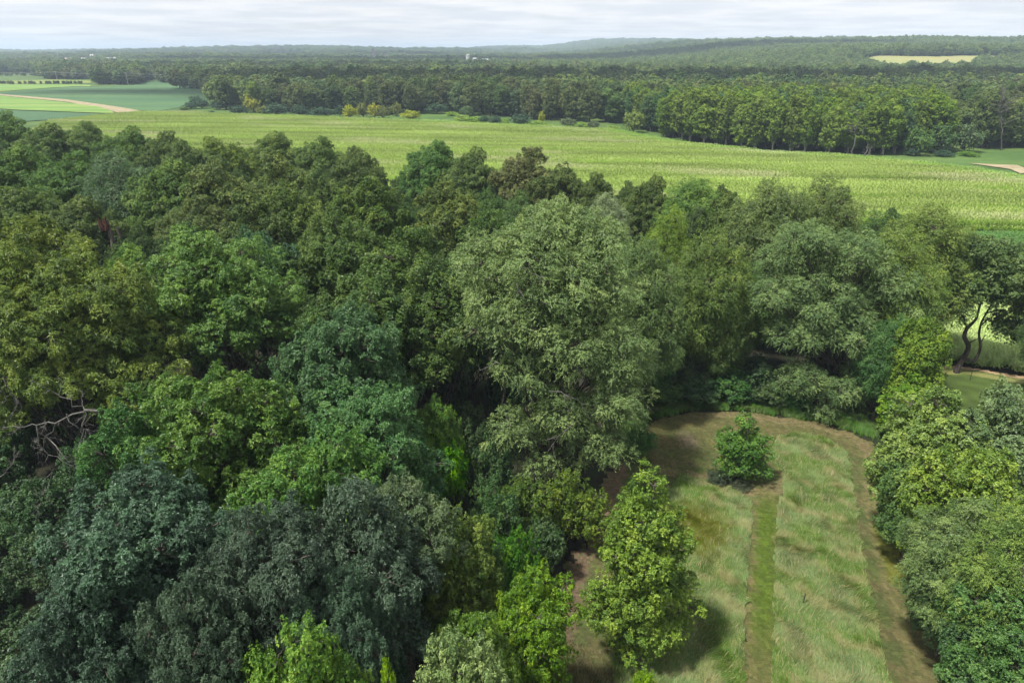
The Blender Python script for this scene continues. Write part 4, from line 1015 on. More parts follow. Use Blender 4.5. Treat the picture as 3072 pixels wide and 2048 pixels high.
# ------- understory: shrubs and small trees filling the wood
rng3 = np.random.RandomState(4)
clear_all = P_CLEAR
def free(x, y, d, extra):
    return all((x - a) ** 2 + (y - b) ** 2 > (d * 0.5 + min(r, 2.2)) ** 2 for a, b, r in OCC) and all((x - a) ** 2 + (y - b) ** 2 > d * d for a, b in extra)
US = []
RIM = [(1900, 1200, 62, 2.4), (1990, 1150, 63, 2.4), (2090, 1130, 63.5, 2.6), (2200, 1120, 64, 2.6), (2300, 1150, 63.5, 2.2), (2390, 1185, 62.5, 1.8), (2560, 1220, 61.5, 2.0),
       (2650, 1210, 60.5, 2.4), (2730, 1270, 56, 2.2), (2050, 1060, 66, 3.0), (1960, 1050, 65, 3.0), (2160, 1050, 66.5, 3.0), (2270, 1080, 66, 2.8), (2790, 1400, 50, 1.8), (2880, 1580, 42, 1.7), (2950, 1720, 36, 1.6)]
RL = ['leftmost of the dark shrubs along the back rim of the clearing', 'second dark shrub from the left along the back rim of the clearing', 'third dark shrub from the left along the back rim of the clearing', 'dark shrub behind the top of the lone clearing tree',
      'dark shrub under the left boughs of the spreading elm', 'low shrub under the middle boughs of the spreading elm', 'low shrub in the right corner behind the brown path', 'bluish shrub at the right end of the back rim', 'shrub where the right path turns downhill',
      'taller shrub in the shade behind the third rim shrub', 'taller shrub in the shade by the tall elm', 'taller shrub in the shade left of the spreading elm', 'taller shrub directly under the spreading elm', 'shrub overhanging the top of the right mown path', 'shrub halfway down the right mown path', 'dark shrub on the lower right mown path']
for (u, vt, yy_, rr), lb in zip(RIM, RL):
    hh = CAM_H - yy_ * slope(vt)
    vk = 'shrub%d' % rng3.randint(0, 3)
    near('shrub', vk, u, vt, hh, rr, (0.04 * rng3.uniform(0.8, 1.4), 0.08 * rng3.uniform(0.85, 1.25), 0.030), lb, cat='shrub', y=yy_)
# thicket between the tall elm and the dirt gap
for u, vt, hh, rr, cc, lb in ((1560, 1450, 6, 2.2, (0.06, 0.10, 0.025), 'olive shrub in the thicket under the tall elm, left end'), (1680, 1440, 6, 2.2, (0.065, 0.105, 0.022), 'olive-yellow shrub in the thicket under the tall elm'), (1770, 1480, 5, 2.0, (0.07, 0.11, 0.022), 'yellowish shrub at the right end of the thicket under the tall elm'),
                          (1480, 1480, 7, 2.3, (0.04, 0.08, 0.028), 'dark green shrub between the vivid sapling and the thicket'), (1620, 1580, 4.5, 2.0, (0.035, 0.065, 0.025), 'dark shrub above the dirt gap'), (1540, 1610, 6, 1.6, (0.05, 0.12, 0.022), 'green shrub above the vivid box elder'), (1250, 1640, 9, 2.2, (0.035, 0.07, 0.026), 'dark tree under the drooping yellow-green one'),
                          (1440, 1660, 7, 1.9, (0.035, 0.07, 0.025), 'dark shrub right of the drooping yellow-green tree'), (1400, 1230, 6, 2.2, (0.045, 0.075, 0.03), 'grey shrub right of the light green maple by the black gap'), (1480, 1330, 6.5, 2.0, (0.04, 0.075, 0.03), 'dark shrub right of the vivid sapling'),
                          (1920, 1290, 3.0, 1.8, (0.045, 0.10, 0.03), 'bright low shrub where the tall elm meets the clearing')):
    near('shrub', 'shrub%d' % rng3.randint(0, 3), u, vt, hh, rr, cc, lb, cat='shrub')
extra = []
cand = rng3.uniform((-170, 14), (115, 175), (9000, 2))
for x, y in cand:
    if len(US) > 280: break
    if abs(x) > 0.80 * y + 10: continue
    if not inpoly(x, y, P_WOOD) or inpoly(x, y, P_CLEAR): continue
    if y < 66 and x > xat(1600, 1500, y) - 0 and x < 60: continue
    if y > 64 and x > xat(2800, 900, y): continue
    d = 3.4 if y < 70 else 4.6
    if not free(x, y, d, extra): continue
    if min(pdist(np.array([x]), np.array([y]), P_CLEAR + P_CLEAR[:1])) < 2: continue
    gap_hole = math.hypot(x - xat(1240, 1130, 50), y - 49) < 8
    corner = y < 36 and x < -0.60 * y
    hh = (rng3.uniform(3, 5) if corner else 1.6 if gap_hole else rng3.uniform(4.5, 9.5) if y < 70 else rng3.uniform(8, 15.5))
    rr = rng3.uniform(2.0, 3.0) if y < 70 else rng3.uniform(2.6, 4.0)
    extra.append((x, y)); US.append((x, y, hh, rr))
print('understory', len(US))
for x, y, hh, rr in US:
    if hh < 9.6:
        vk = 'shrub%d' % rng3.randint(0, 3); (tm, cm), h0, r0 = VAR[vk]
        g_ = rng3.uniform(0.7, 1.2) * (0.7 if y < 36 and x < -0.6 * y else 1.0)  # near left corner shrubs: deep shade put into a darker leaf colour
        place('shrub', tm, cm, x, y, 'undergrowth shrub half hidden beneath the near wood', (0.034 * g_, 0.068 * g_, 0.028 * g_), rng3.uniform(0, 6.28), rr / r0, hh / h0, group='undergrowth beneath the near wood', cat='shrub')
    else:
        vk = ['darkoak0', 'darkoak1', 'walnut0', 'walnut1', 'elm0'][rng3.randint(0, 5)]; (tm, cm), h0, r0 = VAR[vk]
        g_ = rng3.uniform(0.8, 1.3)
        place('understory_tree', tm, cm, x, y, 'lower tree half hidden between taller crowns in the back of the near wood', (0.05 * g_, 0.09 * g_, 0.03 * g_), rng3.uniform(0, 6.28), rr / r0, hh / h0, group='lower trees in the back of the near wood')

# ------------------------------------------------------------------ middle distance
MID = []
for i in range(5):
    tm, cm = make_tree('woodland%d' % i, 'mid', 17, 5.0, 1.0, 200 + i, leafmat=LEAF_FAR, bark=BARK_DARK)
    MID.append((tm, cm, 17, 5.0))
COT = []
for i in range(4):
    tm, cm = make_tree('cottonwood%d' % i, 'mid', 19, 4.6, (2.6, 1.2, 2.0, 0.8)[i], 220 + i, leafmat=LEAF_FAR, bark=BARK_PALE, tr_r=0.3, low=False)
    COT.append((tm, cm, 19, 4.6))
BSH = []
for i in range(3):
    tm, cm = make_tree('bush%d' % i, 'bushy', 5, 3.2, 0.2, 240 + i, leafmat=LEAF_FAR, bark=BARK_DARK, lobes=[(0, 0, 2.2, 2.6, 2.6, 2.4), (1.2, 0.5, 1.8, 1.8, 1.8, 1.7), (-1.2, -0.4, 2.0, 1.7, 1.7, 1.8), (0.1, -1.2, 1.6, 1.8, 1.8, 1.5)], gap=0.03)
    BSH.append((tm, cm, 5, 3.3))
print('mid variants', NF[0])
FOREST = PG([(132, 238), (272, 240), (275, 256), (415, 257), (425, 246), (468, 240), (480, 250), (560, 252), (640, 251), (628, 262), (634, 318), (690, 335), (900, 345), (1110, 345), (1255, 345), (1262, 338), (1350, 338), (1400, 348), (1600, 362), (1900, 372), (1970, 395), (2040, 425), (2300, 449), (2590, 464), (2760, 466), (2850, 452), (3072, 452), (3700, 454)]) + [(1500, 420), (3200, 1700), (-900, 1750), (-600, 1230), (-850, 1180), G(132, 205)]
LIGHT = PG([(1880, 385), (1960, 402), (2040, 428), (2300, 453), (2590, 468), (2740, 470)]) + [(160, 262), (185, 300), (150, 345), (95, 352), (66, 360)]
FIELDS = [TAN_POLY, SLIVER]
def jgrid(x0, x1, y0, y1, d, rng, j=0.42):
    gx, gy = np.meshgrid(np.arange(x0, x1, d), np.arange(y0, y1, d * 0.9))
    gx = gx + (np.arange(gx.shape[0]) % 2)[:, None] * d / 2
    gx = gx + rng.uniform(-j, j, gx.shape) * d; gy = gy + rng.uniform(-j, j, gy.shape) * d
    return gx.ravel(), gy.ravel()
rng4 = np.random.RandomState(31)
def tone_at(x, y, rng):
    n = len(x)
    pal = np.array([(0.05, 0.078, 0.028), (0.062, 0.085, 0.034), (0.05, 0.095, 0.032), (0.08, 0.09, 0.042), (0.034, 0.062, 0.028), (0.11, 0.155, 0.04), (0.055, 0.10, 0.05)])
    k = rng.choice(len(pal), n, p=[.24, .18, .16, .14, .14, .08, .06])
    t = (pal[k] * 0.62 + pal.mean(0) * 0.38) * rng.uniform(0.85, 1.15, (n, 1)) * np.array([1.02, 1.05, 1.0])
    gr = sm(0.1, 0.8, vn(x, y, 190, 3))[:, None]                 # lighter stands
    t = t * (1 - 0.75 * gr) + np.array([0.105, 0.155, 0.05]) * 0.75 * gr
    br = sm(0.3, 1.0, vn(x, y, 170, 6))[:, None]
    t = t * (1 - 0.4 * br) + np.array([0.085, 0.085, 0.04]) * 0.4 * br
    t = t * (1 + 0.2 * sm(800, 1100, y))[:, None]
    hl = (sm(900, 1250, y + 0.2 * x) * sm(-50, 300, x))[:, None]  # sunlit look of the right hill, put into a paler leaf colour
    t = t * (1 - 0.6 * hl) + np.array([0.10, 0.15, 0.052]) * 0.6 * hl
    return t
# the light green block of cottonwoods
gx, gy = jgrid(40, 200, 240, 365, 6.6, rng4)
k = inpoly(gx, gy, LIGHT) & (gx < gy * 0.80); gx, gy = gx[k], gy[k]
o = np.argsort(pdist(gx, gy, LIGHT[:6]))[:300]
gx, gy = gx[o], gy[o]
dfe = pdist(gx, gy, LIGHT[:6])
front = [i for i in range(len(gx)) if dfe[i] < 5.0]
front.sort(key=lambda i: gx[i] / gy[i])
ordn = {i: q for q, i in enumerate(front)}
ORD = ['first', 'second', 'third', 'fourth', 'fifth', 'sixth', 'seventh', 'eighth', 'ninth', 'tenth', 'eleventh', 'twelfth', 'thirteenth', 'fourteenth', 'fifteenth', 'sixteenth', 'seventeenth', 'eighteenth', 'nineteenth', 'twentieth',
       'twenty-first', 'twenty-second', 'twenty-third', 'twenty-fourth', 'twenty-fifth', 'twenty-sixth', 'twenty-seventh', 'twenty-eighth', 'twenty-ninth', 'thirtieth', 'thirty-first', 'thirty-second', 'thirty-third', 'thirty-fourth', 'thirty-fifth', 'thirty-sixth', 'thirty-seventh', 'thirty-eighth', 'thirty-ninth', 'fortieth']
colc = {}; FRONT_C = [(gx[f] / gy[f], ordn[f]) for f in front[:len(ORD)]]
for i in sorted(range(len(gx)), key=lambda i: gy[i]):
    tm, cm, h0, r0 = COT[rng4.randint(0, 4)]
    hh = rng4.uniform(14.5, 20.5); rr = rng4.uniform(4.0, 6.2)
    g_ = rng4.uniform(0.85, 1.15); c = (0.092 * g_, 0.145 * g_, 0.033 * g_)
    if rng4.uniform() < 0.12: c = (0.055, 0.105, 0.04)
    if i in ordn and ordn[i] < len(ORD):
        lb = '%s tree from the left in the front row of the light green cottonwood block' % ORD[ordn[i]]
    else:
        cbest = min(front[:len(ORD)], key=lambda f: abs(gx[f] / gy[f] - gx[i] / gy[i])); rk = colc.setdefault(cbest, []); rk.append(i)
        lb = '%s crown back behind the %s front tree of the light green cottonwood block' % (ORD[len(rk)], ORD[ordn[cbest]])
    place('cottonwood_tree', tm, cm, gx[i], gy[i], lb, c, rng4.uniform(0, 6.28), rr / r0, hh / h0, group='cottonwoods in the light green block beyond the corn')
print('cottonwoods', len(gx), 'front', len(front))
# dark woodland: nearest 300 as trees, the rest as one mass
gx, gy = jgrid(-1300, 2400, 240, 2500, 10.8, rng4)
far_out = gy > 900
inF = inpoly(gx, gy, FOREST)
k = inF & ~inpoly(gx, gy, LIGHT) & (np.abs(gx) < gy * 0.86 + 20)
for f in FIELDS: k &= ~inpoly(gx, gy, f)
k &= ~((pdist(gx, gy, LIGHT + LIGHT[:1]) < 4))
gx, gy = gx[k], gy[k]
o = np.argsort(np.hypot(gx, gy)); gx, gy = gx[o], gy[o]
FE = PG([(628, 262), (634, 318), (690, 335), (900, 345), (1110, 345), (1255, 345), (1262, 338), (1350, 338), (1400, 348), (1600, 362), (1900, 372)])
RE = PG([(2760, 466), (2850, 452), (3072, 452), (3700, 454)])
dE = pdist(gx, gy, FE); dR = pdist(gx, gy, RE)
n_ind = 300
ton = tone_at(gx, gy, rng4)
near_idx = np.zeros(len(gx), bool)
pick = np.argsort(np.hypot(gx, gy) + 0.0 + np.minimum(np.minimum(dE, dR), 60) * 1.2)[:n_ind]
near_idx[pick] = True
fr = [i for i in pick if dE[i] < 7]; fr.sort(key=lambda i: gx[i] / gy[i]); od = {i: q for q, i in enumerate(fr)}
fr2 = [i for i in pick if dR[i] < 7]; fr2.sort(key=lambda i: gx[i] / gy[i]); od2 = {i: q for q, i in enumerate(fr2)}
colw = {}; FW = [(gx[f] / gy[f], od[f]) for f in fr[:40]]; FR_ = [(gx[f] / gy[f], od2[f]) for f in fr2[:40]]
for i in sorted(pick, key=lambda i: gy[i]):
    tm, cm, h0, r0 = MID[rng4.randint(0, 5)]
    hh = rng4.uniform(12.5, 20.5); rr = rng4.uniform(4.8, 8.0)
    if i in od and od[i] < len(ORD): lb = '%s tree from the left along the front edge of the dark woodland' % ORD[od[i]]
    elif i in od2 and od2[i] < len(ORD): lb = '%s tree from the left of the dark edge right of the cottonwoods' % ORD[od2[i]]
    else:
        q_ = gx[i] / gy[i]
        opts = [(abs(q_ - a), 'W', k) for a, k in FW] + [(abs(q_ - a), 'C', k) for a, k in FRONT_C] + [(abs(q_ - a), 'R', k) for a, k in FR_]
        _, wh, k = min(opts); rk = colw.setdefault((wh, k), []); rk.append(i); o1 = ORD[min(len(rk), 39)]
        lb = {'W': '%s crown back from the %s front tree of the dark woodland', 'C': '%s dark crown beyond the cottonwood block, in line with its %s front tree',
              'R': '%s crown back from the %s tree of the dark edge right of the cottonwoods'}[wh] % (o1, ORD[k])
        if len(rk) > 14 and wh == 'R': lb = 'dark crown deep in the woodland at the right border'
    place('woodland_tree', tm, cm, gx[i], gy[i], lb, tuple(ton[i] * (1.05 if i in od else 1.0)), rng4.uniform(0, 6.28), rr / r0, hh / h0, group='trees of the dark woodland beyond the corn')
print('woodland front', len(fr), len(fr2), 'rest', (~near_idx).sum())
FARP = []
for i in range(5):
    tm, cm = make_tree('far%d' % i, 'farleaf', 17, 5.4, 1.0, 260 + i, leafmat=LEAF_FAR, twigs=False, limbs=False)
    FARP.append(join_np('far_tree%d' % i, [cm, tm], [LEAF_INST, BARK]))
    print(len(FARP[-1].polygons))
rx, ry = gx[~near_idx], gy[~near_idx]; rt = ton[~near_idx]
# far country: woods in bands and patches between fields, out to the horizon
def patches(d, y0, y1, cover, seed):
    rr = np.random.RandomState(seed)
    a, b = jgrid(-0.84 * y1, 0.84 * y1, y0, y1, d, rr)
    k = (np.abs(a) < b * 0.84 + 30) & ~inpoly(a, b, FOREST)
    m_ = vn(a * 0.55 + 90, b, 520, 2) * 0.7 + 0.45 * vn(a * 0.6, b, 210, 7)
    hill = (a > 100) & (a > 0.10 * b) & (b < 2300)
    leftf = (a < -330) & (b < 1250)
    cov = np.where(hill, 0.72, cover)
    k &= (m_ < cov) & ~leftf
    k &= ~((a > 250) & (b < 1000) & (a > 1.0 * b))
    for f in FIELDS: k &= ~inpoly(a, b, f)
    return a[k], b[k]
parts = [(rx, ry, rt, np.ones(len(rx)))]
for d, y0, y1, cov, seed in ((10.5, 700, 2300, 0.30, 1), (15, 2300, 3800, 0.05, 2), (24, 3800, 6500, 0.15, 3)):
    a, b = patches(d, y0, y1, cov, seed); parts.append((a, b, tone_at(a, b, rng4), np.full(len(a), d / 9.2)))
# left hedgerow trees and copses between the far fields
for (u0, v0, u1, v1, cnt, s0) in ((0, 206, 130, 207, 26, 0.75), (130, 207, 300, 204, 26, 0.7), (0, 228, 130, 229, 22, 0.28), (0, 252, 272, 253, 34, 0.22), (0, 205, 60, 203, 12, 0.8), (-200, 206, 0, 206, 16, 0.7)):
    uu = rng4.uniform(u0, u1, cnt); vv_ = v0 + (v1 - v0) * (uu - u0) / (u1 - u0) + rng4.normal(0, 0.7, cnt)
    pp = np.array([G(a, b) for a, b in zip(uu, vv_)]); parts.append((pp[:, 0], pp[:, 1], tone_at(pp[:, 0], pp[:, 1], rng4), np.full(cnt, s0)))
ax = np.concatenate([p[0] for p in parts]); ay = np.concatenate([p[1] for p in parts]); at_ = np.concatenate([p[2] for p in parts]); sc0 = np.concatenate([p[3] for p in parts])
n = len(ax); print('far instances', n)
s1 = rng4.uniform(0.9, 1.75, n)
sz = sc0 ** 0.35 * (rng4.uniform(0.78, 1.12, n) + 0.2 * vn(ax, ay, 70, 4)); sz = np.where(sc0 < 0.5, sc0 * 1.0, sz)
scl = np.stack([sc0 * s1, sc0 * s1, sz], -1)
scatter('distant_wood', FARP, ax, ay, zt(ax, ay) - 0.3, rng4.uniform(0, 6.28, n), scl, rng4.randint(0, 5, n), at_, label='far-off woods reaching in bands to the horizon', cat='wood')

# bushes and small trees along the far side of the corn: centre u, top v, base v, half width px, colour, label
YG = (0.19, 0.22, 0.04); DB = (0.035, 0.065, 0.038); LM = (0.14, 0.22, 0.055); OG = (0.10, 0.125, 0.04)
EDGE = [
 (574, 307, 328, 22, DB, 'left low bush of the dark clump at the tip of the soybean field'), (606, 299, 327, 24, DB, 'right rounder bush of the dark clump at the tip of the soybean field'), (590, 288, 320, 20, DB, 'taller bush standing behind the dark clump'),
 (555, 320, 332, 14, (0.07, 0.13, 0.035), 'flat green bush left of the dark clump'), (638, 332, 348, 14, DB, 'single small dark round bush at the field margin'), (718, 316, 345, 28, DB, 'dark round bush left of the first yellow trees'), (762, 283, 338, 26, YG, 'first yellowish small tree from the left along the woodland edge'),
 (816, 288, 335, 26, YG, 'second yellowish small tree from the left along the woodland edge'), (790, 320, 345, 22, OG, 'olive bush between the first two yellowish trees'), (830, 309, 349, 34, DB, 'broad dark bush in front of the second yellowish tree'), (965, 323, 354, 36, DB, 'solitary broad dark bush on the meadow rim'),
 (660, 300, 330, 26, DB, 'dark bush at the left foot of the woodland'), (1053, 318, 357, 22, YG, 'bright yellow-green round bush, leftmost of the yellow group'), (1091, 308, 354, 20, OG, 'olive bush second in the yellow group'), (1124, 310, 357, 18, YG, 'brightest yellow upright bush in the yellow group'),
 (1149, 320, 357, 18, OG, 'olive bush at the right end of the yellow group'), (1189, 311, 350, 18, OG, 'olive tall bush standing apart right of the yellow group'), (1232, 332, 362, 30, (0.17, 0.22, 0.035), 'wide lime yellow bush nearest the corn'),
 (1357, 336, 349, 18, LM, 'small low lime bush in the meadow recess'), (1385, 345, 371, 26, LM, 'low pale lime bush left of the dark round pair'), (1420, 350, 373, 26, LM, 'low pale lime bush touching the dark round pair'), (1451, 346, 374, 16, DB, 'left bush of the dark round pair'), (1486, 347, 376, 20, DB, 'right bush of the dark round pair'),
 (1517, 356, 377, 14, LM, 'small lime bush right of the dark round pair'), (1561, 342, 378, 34, DB, 'wide dark bush in the middle of the woodland edge'), (1625, 334, 374, 10, YG, 'narrow yellow-green sapling before the dark edge'), (1610, 364, 380, 26, LM, 'low lime bush under the narrow sapling'),
 (1704, 354, 382, 24, (0.07, 0.10, 0.05), 'grey-green bush right of the narrow sapling'), (1742, 368, 383, 22, LM, 'low lime bush at the right part of the edge'), (1780, 364, 385, 20, (0.07, 0.10, 0.05), 'grey-green bush at the right part of the edge'), (1840, 378, 392, 24, LM, 'low green bush before the last dark trees'),
 (1640, 372, 381, 16, LM, 'tiny lime bush beside the low lime one'), (1020, 318, 350, 14, DB, 'dark slim bush left of the yellow group'), (900, 318, 348, 24, DB, 'dark bush between the solitary one and the wood'), (1310, 310, 342, 34, DB, 'dark bush at the back of the meadow recess'),
 (1400, 320, 350, 20, (0.06, 0.11, 0.045), 'green bush behind the low pale lime bushes'), (1900, 330, 400, 30, (0.10, 0.15, 0.04), 'light small tree left of the cottonwood block'), (2830, 452, 472, 28, DB, 'dark bush at the right end of the cottonwood block'), (2735, 446, 470, 20, DB, 'dark bush under the last cottonwoods'),
 (2905, 455, 470, 30, (0.09, 0.16, 0.04), 'low green bush in the recess right of the cottonwoods'), (2745, 385, 469, 40, (0.06, 0.11, 0.034), 'round green tree closing the right end of the cottonwood block'), (2812, 375, 462, 44, (0.05, 0.09, 0.034), 'dark round tree just right of the cottonwood block'), (2890, 372, 458, 44, (0.06, 0.10, 0.045), 'grey-green round tree left of the wide bare grey tree'),
 (36, 207, 222, 8, DB, 'lone small tree in the far left meadow'),
]
for u, vt, vb, hw, col, lb in EDGE:
    x, y = G(u, vb); hh = CAM_H - y * slope(vt); rr = hw / 2048 * y * 1.08
    tm, cm, h0, r0 = BSH[rng4.randint(0, 3)]
    place('bush', tm, cm, x, y, lb, col, rng4.uniform(0, 6.28), rr / r0, max(1.2, hh) / h0, group=None, cat='bush')
# grey dead trees
def snag(u0, v0, u1, v1, y, lb, n=5, rad=0.28, seed=3, crownr=0.5):
    r_ = np.random.RandomState(seed); x = xat(u0, v0, y); T = Tubes(); top = np.array([xat(u1, v1, y) - x, 0, CAM_H - y * slope(v1)])
    z0 = CAM_H - y * slope(v0)
    c = curve((0, 0, -0.2), top, r_, 8, 0.06); T.add(c, np.linspace(rad, rad * 0.25, 8), 7)
    for k in range(n):
        i = r_.randint(4, 8); d = nrm(np.array([[r_.normal(0, 1), r_.normal(0, 1), r_.uniform(0.3, 1.2)]]))[0]
        dead_branch(c[min(i, 7)], c[min(i, 7)] + d * top[2] * crownr * r_.uniform(0.3, 0.7), r_, 2, rad * 0.4, T)
    e = bpy.data.objects.new('dead_tree', None); COL.objects.link(e); e.location = (x, y, float(zt(x, y))); tag(e, lb, 'tree')
    link('trunk', T.mesh('dead_trunk', DEADWOOD), e)
snag(2560, 466, 2572, 345, 247, 'bare pale dead tree standing against the cottonwood block', 6, 0.35, 3)
snag(3010, 430, 3010, 300, 262, 'wide bare grey tree in front of the right-hand woodland edge', 16, 0.3, 5, 0.9)
snag(632, 300, 634, 250, 520, 'pale dead tree at the left corner of the woodland', 5, 0.35, 7, 0.5)
snag(640, 300, 641, 262, 515, 'second pale dead tree at the left corner of the woodland', 4, 0.3, 9, 0.4)
snag(2592, 468, 2606, 432, 246, 'pale forked stem under the cottonwoods', 3, 0.3, 12, 0.4)

# ------------------------------------------------------------------ power line, mast, farmsteads
WOODP = noise_mat('pole_wood', [(0.30, 0.27, 0.23), (0.42, 0.39, 0.34)], 2)
WIRE = noise_mat('wire', [(0.25, 0.26, 0.27), (0.32, 0.33, 0.34)], 2)
def box(bm, x0, x1, y0, y1, z0, z1):
    v = [bm.verts.new(p) for p in ((x0, y0, z0), (x1, y0, z0), (x1, y1, z0), (x0, y1, z0), (x0, y0, z1), (x1, y0, z1), (x1, y1, z1), (x0, y1, z1))]
    for f in ((0, 3, 2, 1), (4, 5, 6, 7), (0, 1, 5, 4), (1, 2, 6, 5), (2, 3, 7, 6), (3, 0, 4, 7)): bm.faces.new([v[i] for i in f])
def bmobj(name, bm, mat, parent=None):
    me = bpy.data.meshes.new(name); bm.to_mesh(me); bm.free(); me.materials.append(mat); return link(name, me, parent)
tops = []
PL = [(174, 249), (385, 256.5), (605, 254)]
nm = ['leftmost utility pole, before the first copse', 'middle utility pole, against the dark copse', 'right-hand utility pole at the back of the soybean field']
ext = [(-60, 243)] + PL + [(830, 252)]
for i, (u, v) in enumerate(PL):
    x, y = G(u, v); hh = 12.5
    e = bpy.data.objects.new('utility_pole', None); COL.objects.link(e); e.location = (x, y, float(zt(x, y))); tag(e, nm[i], 'pole', 'utility poles of the power line')
    T = Tubes(); T.add([(0, 0, -0.5), (0, 0, hh / 2), (0, 0, hh)], [0.26, 0.22, 0.17], 8); link('post', T.mesh('post', WOODP), e)
    bm = bmesh.new(); box(bm, -1.3, 1.3, -0.08, 0.08, hh - 0.9, hh - 0.7); bmobj('crossarm', bm, WOODP, e)
pts = []
for u, v in ext: x, y = G(u, v); pts.append((x, y, float(zt(x, y))))
for k, (oy, dz) in enumerate(((-1.2, 11.9), (0.0, 12.4), (1.2, 11.9), (0.0, 9.6))):
    T = Tubes()
    for a, b in zip(pts[:-1], pts[1:]):
        t = np.linspace(0, 1, 12); p = np.array(a)[None] * (1 - t)[:, None] + np.array(b)[None] * t[:, None]
        p[:, 2] += dz - 1.6 * 4 * t * (1 - t); p[:, 0] += oy * 0.6; p[:, 1] += oy * 0.2
        T.add(p, np.full(12, 0.035), 4)
    tag(link('power_wire', T.mesh('power_wire', WIRE)), ['near outer wire of the power line, sagging between pole tops', 'topmost wire of the power line, carried on the pole tips', 'far outer wire of the power line, sagging between pole tops', 'lowest wire of the power line, hung below the crossarms'][k], 'wire')
# lattice mast above the woodland
y = 760; x = xat(1412, 222, y); T = Tubes(); hm = CAM_H - y * slope(190)
for a in (0, 2.09, 4.19): T.add([(0.5 * math.cos(a), 0.5 * math.sin(a), 0), (0.35 * math.cos(a), 0.35 * math.sin(a), hm)], [0.09, 0.07], 4)
for q in range(int(hm)):
    for a in (0, 2.09, 4.19):
        T.add([(0.5 * math.cos(a), 0.5 * math.sin(a), q), (0.45 * math.cos(a + 2.09), 0.45 * math.sin(a + 2.09), q + 1)], [0.04, 0.04], 3)
o = link('lattice_mast', T.mesh('lattice_mast', WIRE)); o.location = (x, y, float(zt(x, y))); tag(o, 'slim grey lattice mast poking out of the middle woodland', 'mast')

WHITE = noise_mat('white_paint', [(0.34, 0.34, 0.34), (0.46, 0.46, 0.45)], 0.4)
GREYR = noise_mat('metal_roof', [(0.2, 0.21, 0.225), (0.3, 0.31, 0.325)], 0.5)
REDW = noise_mat('faded_red_boards', [(0.30, 0.15, 0.14), (0.40, 0.22, 0.20)], 0.6)
GLASSD = noise_mat('dark_window', [(0.03, 0.035, 0.04), (0.06, 0.065, 0.07)], 1, rough=0.2)
PINKR = noise_mat('pinkish_roof', [(0.25, 0.18, 0.18), (0.32, 0.25, 0.24)], 0.6)
def barn(kind, u, v, y, wd, dp, hh, rh, wall, roof, lb, rot=0.2):
    x = xat(u, v, y); z = float(zt(x, y))
    zv = CAM_H - y * slope(v)               # where the eye line passes: the mound the farm stands on
    e = bpy.data.objects.new(kind, None); COL.objects.link(e); e.location = (x, y, zv); e.rotation_euler = (0, 0, rot); tag(e, lb, kind.replace('_', ' ').replace('white ', ''))
    bm = bmesh.new(); w2, d2 = wd / 2, dp / 2; lowz = min(-0.5, z - zv - 0.5)
    v_ = [bm.verts.new(p) for p in ((-w2, -d2, lowz), (w2, -d2, lowz), (w2, d2, lowz), (-w2, d2, lowz), (-w2, -d2, hh), (w2, -d2, hh), (w2, d2, hh), (-w2, d2, hh), (-w2, 0, hh + rh), (w2, 0, hh + rh))]
    for f in ((0, 1, 5, 4), (2, 3, 7, 6), (1, 2, 6, 9, 5), (3, 0, 4, 8, 7)): bm.faces.new([v_[i] for i in f])
    bmobj('wall', bm, wall, e)
    bm = bmesh.new()
    for s in (-1, 1):
        a = [bm.verts.new(p) for p in ((-w2 - .4, s * (d2 + .5), hh - .35), (w2 + .4, s * (d2 + .5), hh - .35), (w2 + .4, 0, hh + rh + .1), (-w2 - .4, 0, hh + rh + .1), (-w2 - .4, s * (d2 + .5), hh - .1), (w2 + .4, s * (d2 + .5), hh - .1), (w2 + .4, 0, hh + rh + .35), (-w2 - .4, 0, hh + rh + .35))]
        for f in ((0, 1, 2, 3), (4, 5, 6, 7), (0, 1, 5, 4), (1, 2, 6, 5), (3, 0, 4, 7)): bm.faces.new([a[i] for i in f])
    bmesh.ops.recalc_face_normals(bm, faces=bm.faces); bmobj('roof', bm, roof, e)
    bm = bmesh.new(); box(bm, -wd * .12, wd * .12, -d2 - .06, -d2 - .01, 0.2, min(hh * .75, 3.6)); bmobj('door', bm, GLASSD, e)
    for q in (-0.36, 0.30):
        bm = bmesh.new(); box(bm, wd * q, wd * q + 1.4, -d2 - .05, -d2 - .01, hh * .45, hh * .45 + 1.3); bmobj('window', bm, GLASSD, e)
    return e
def silo(u, v, y, hh, r, lb):
    x = xat(u, v, y); zv = CAM_H - y * slope(v)
    T = Tubes(); z0 = float(zt(x, y)) - zv - 0.5; T.add([(0, 0, z0), (0, 0, hh)], [r, r], 20)
    e = bpy.data.objects.new('silo', None); COL.objects.link(e); e.location = (x, y, zv); tag(e, lb, 'silo')
    link('tank', T.mesh('tank', WHITE), e)
    T = Tubes(); a = np.linspace(0, math.pi / 2, 7); T.add(np.stack([0 * a, 0 * a, hh + r * 0.7 * np.sin(a)], -1), r * np.cos(a) * 1.02 + 0.01, 20)
    link('dome', T.mesh('dome', GREYR), e)
barn('barn', 208, 187, 1500, 13, 10, 4, 4, REDW, PINKR, 'barn with a faded pinkish roof at the left, left of the white house')
barn('white_house', 252, 184, 1520, 7, 7, 4, 2.5, WHITE, GREYR, 'white farmhouse right of the pink roofed barn')
barn('white_house', 277, 174, 1900, 7, 7, 4, 4, WHITE, WHITE, 'small gleaming white gable among dark trees on the left horizon')
barn('barn', 335, 181, 1700, 20, 12, 3.5, 2.5, WHITE, GREYR, 'long pale barn on the left before the dark horizon wood')
barn('barn', 575, 174, 1900, 12, 9, 3, 2, WHITE, GREYR, 'small grey-white barn high in the wood left of centre')
silo(1121, 166, 1900, 13, 4.5, 'tall pinkish white silo on the horizon left of centre')
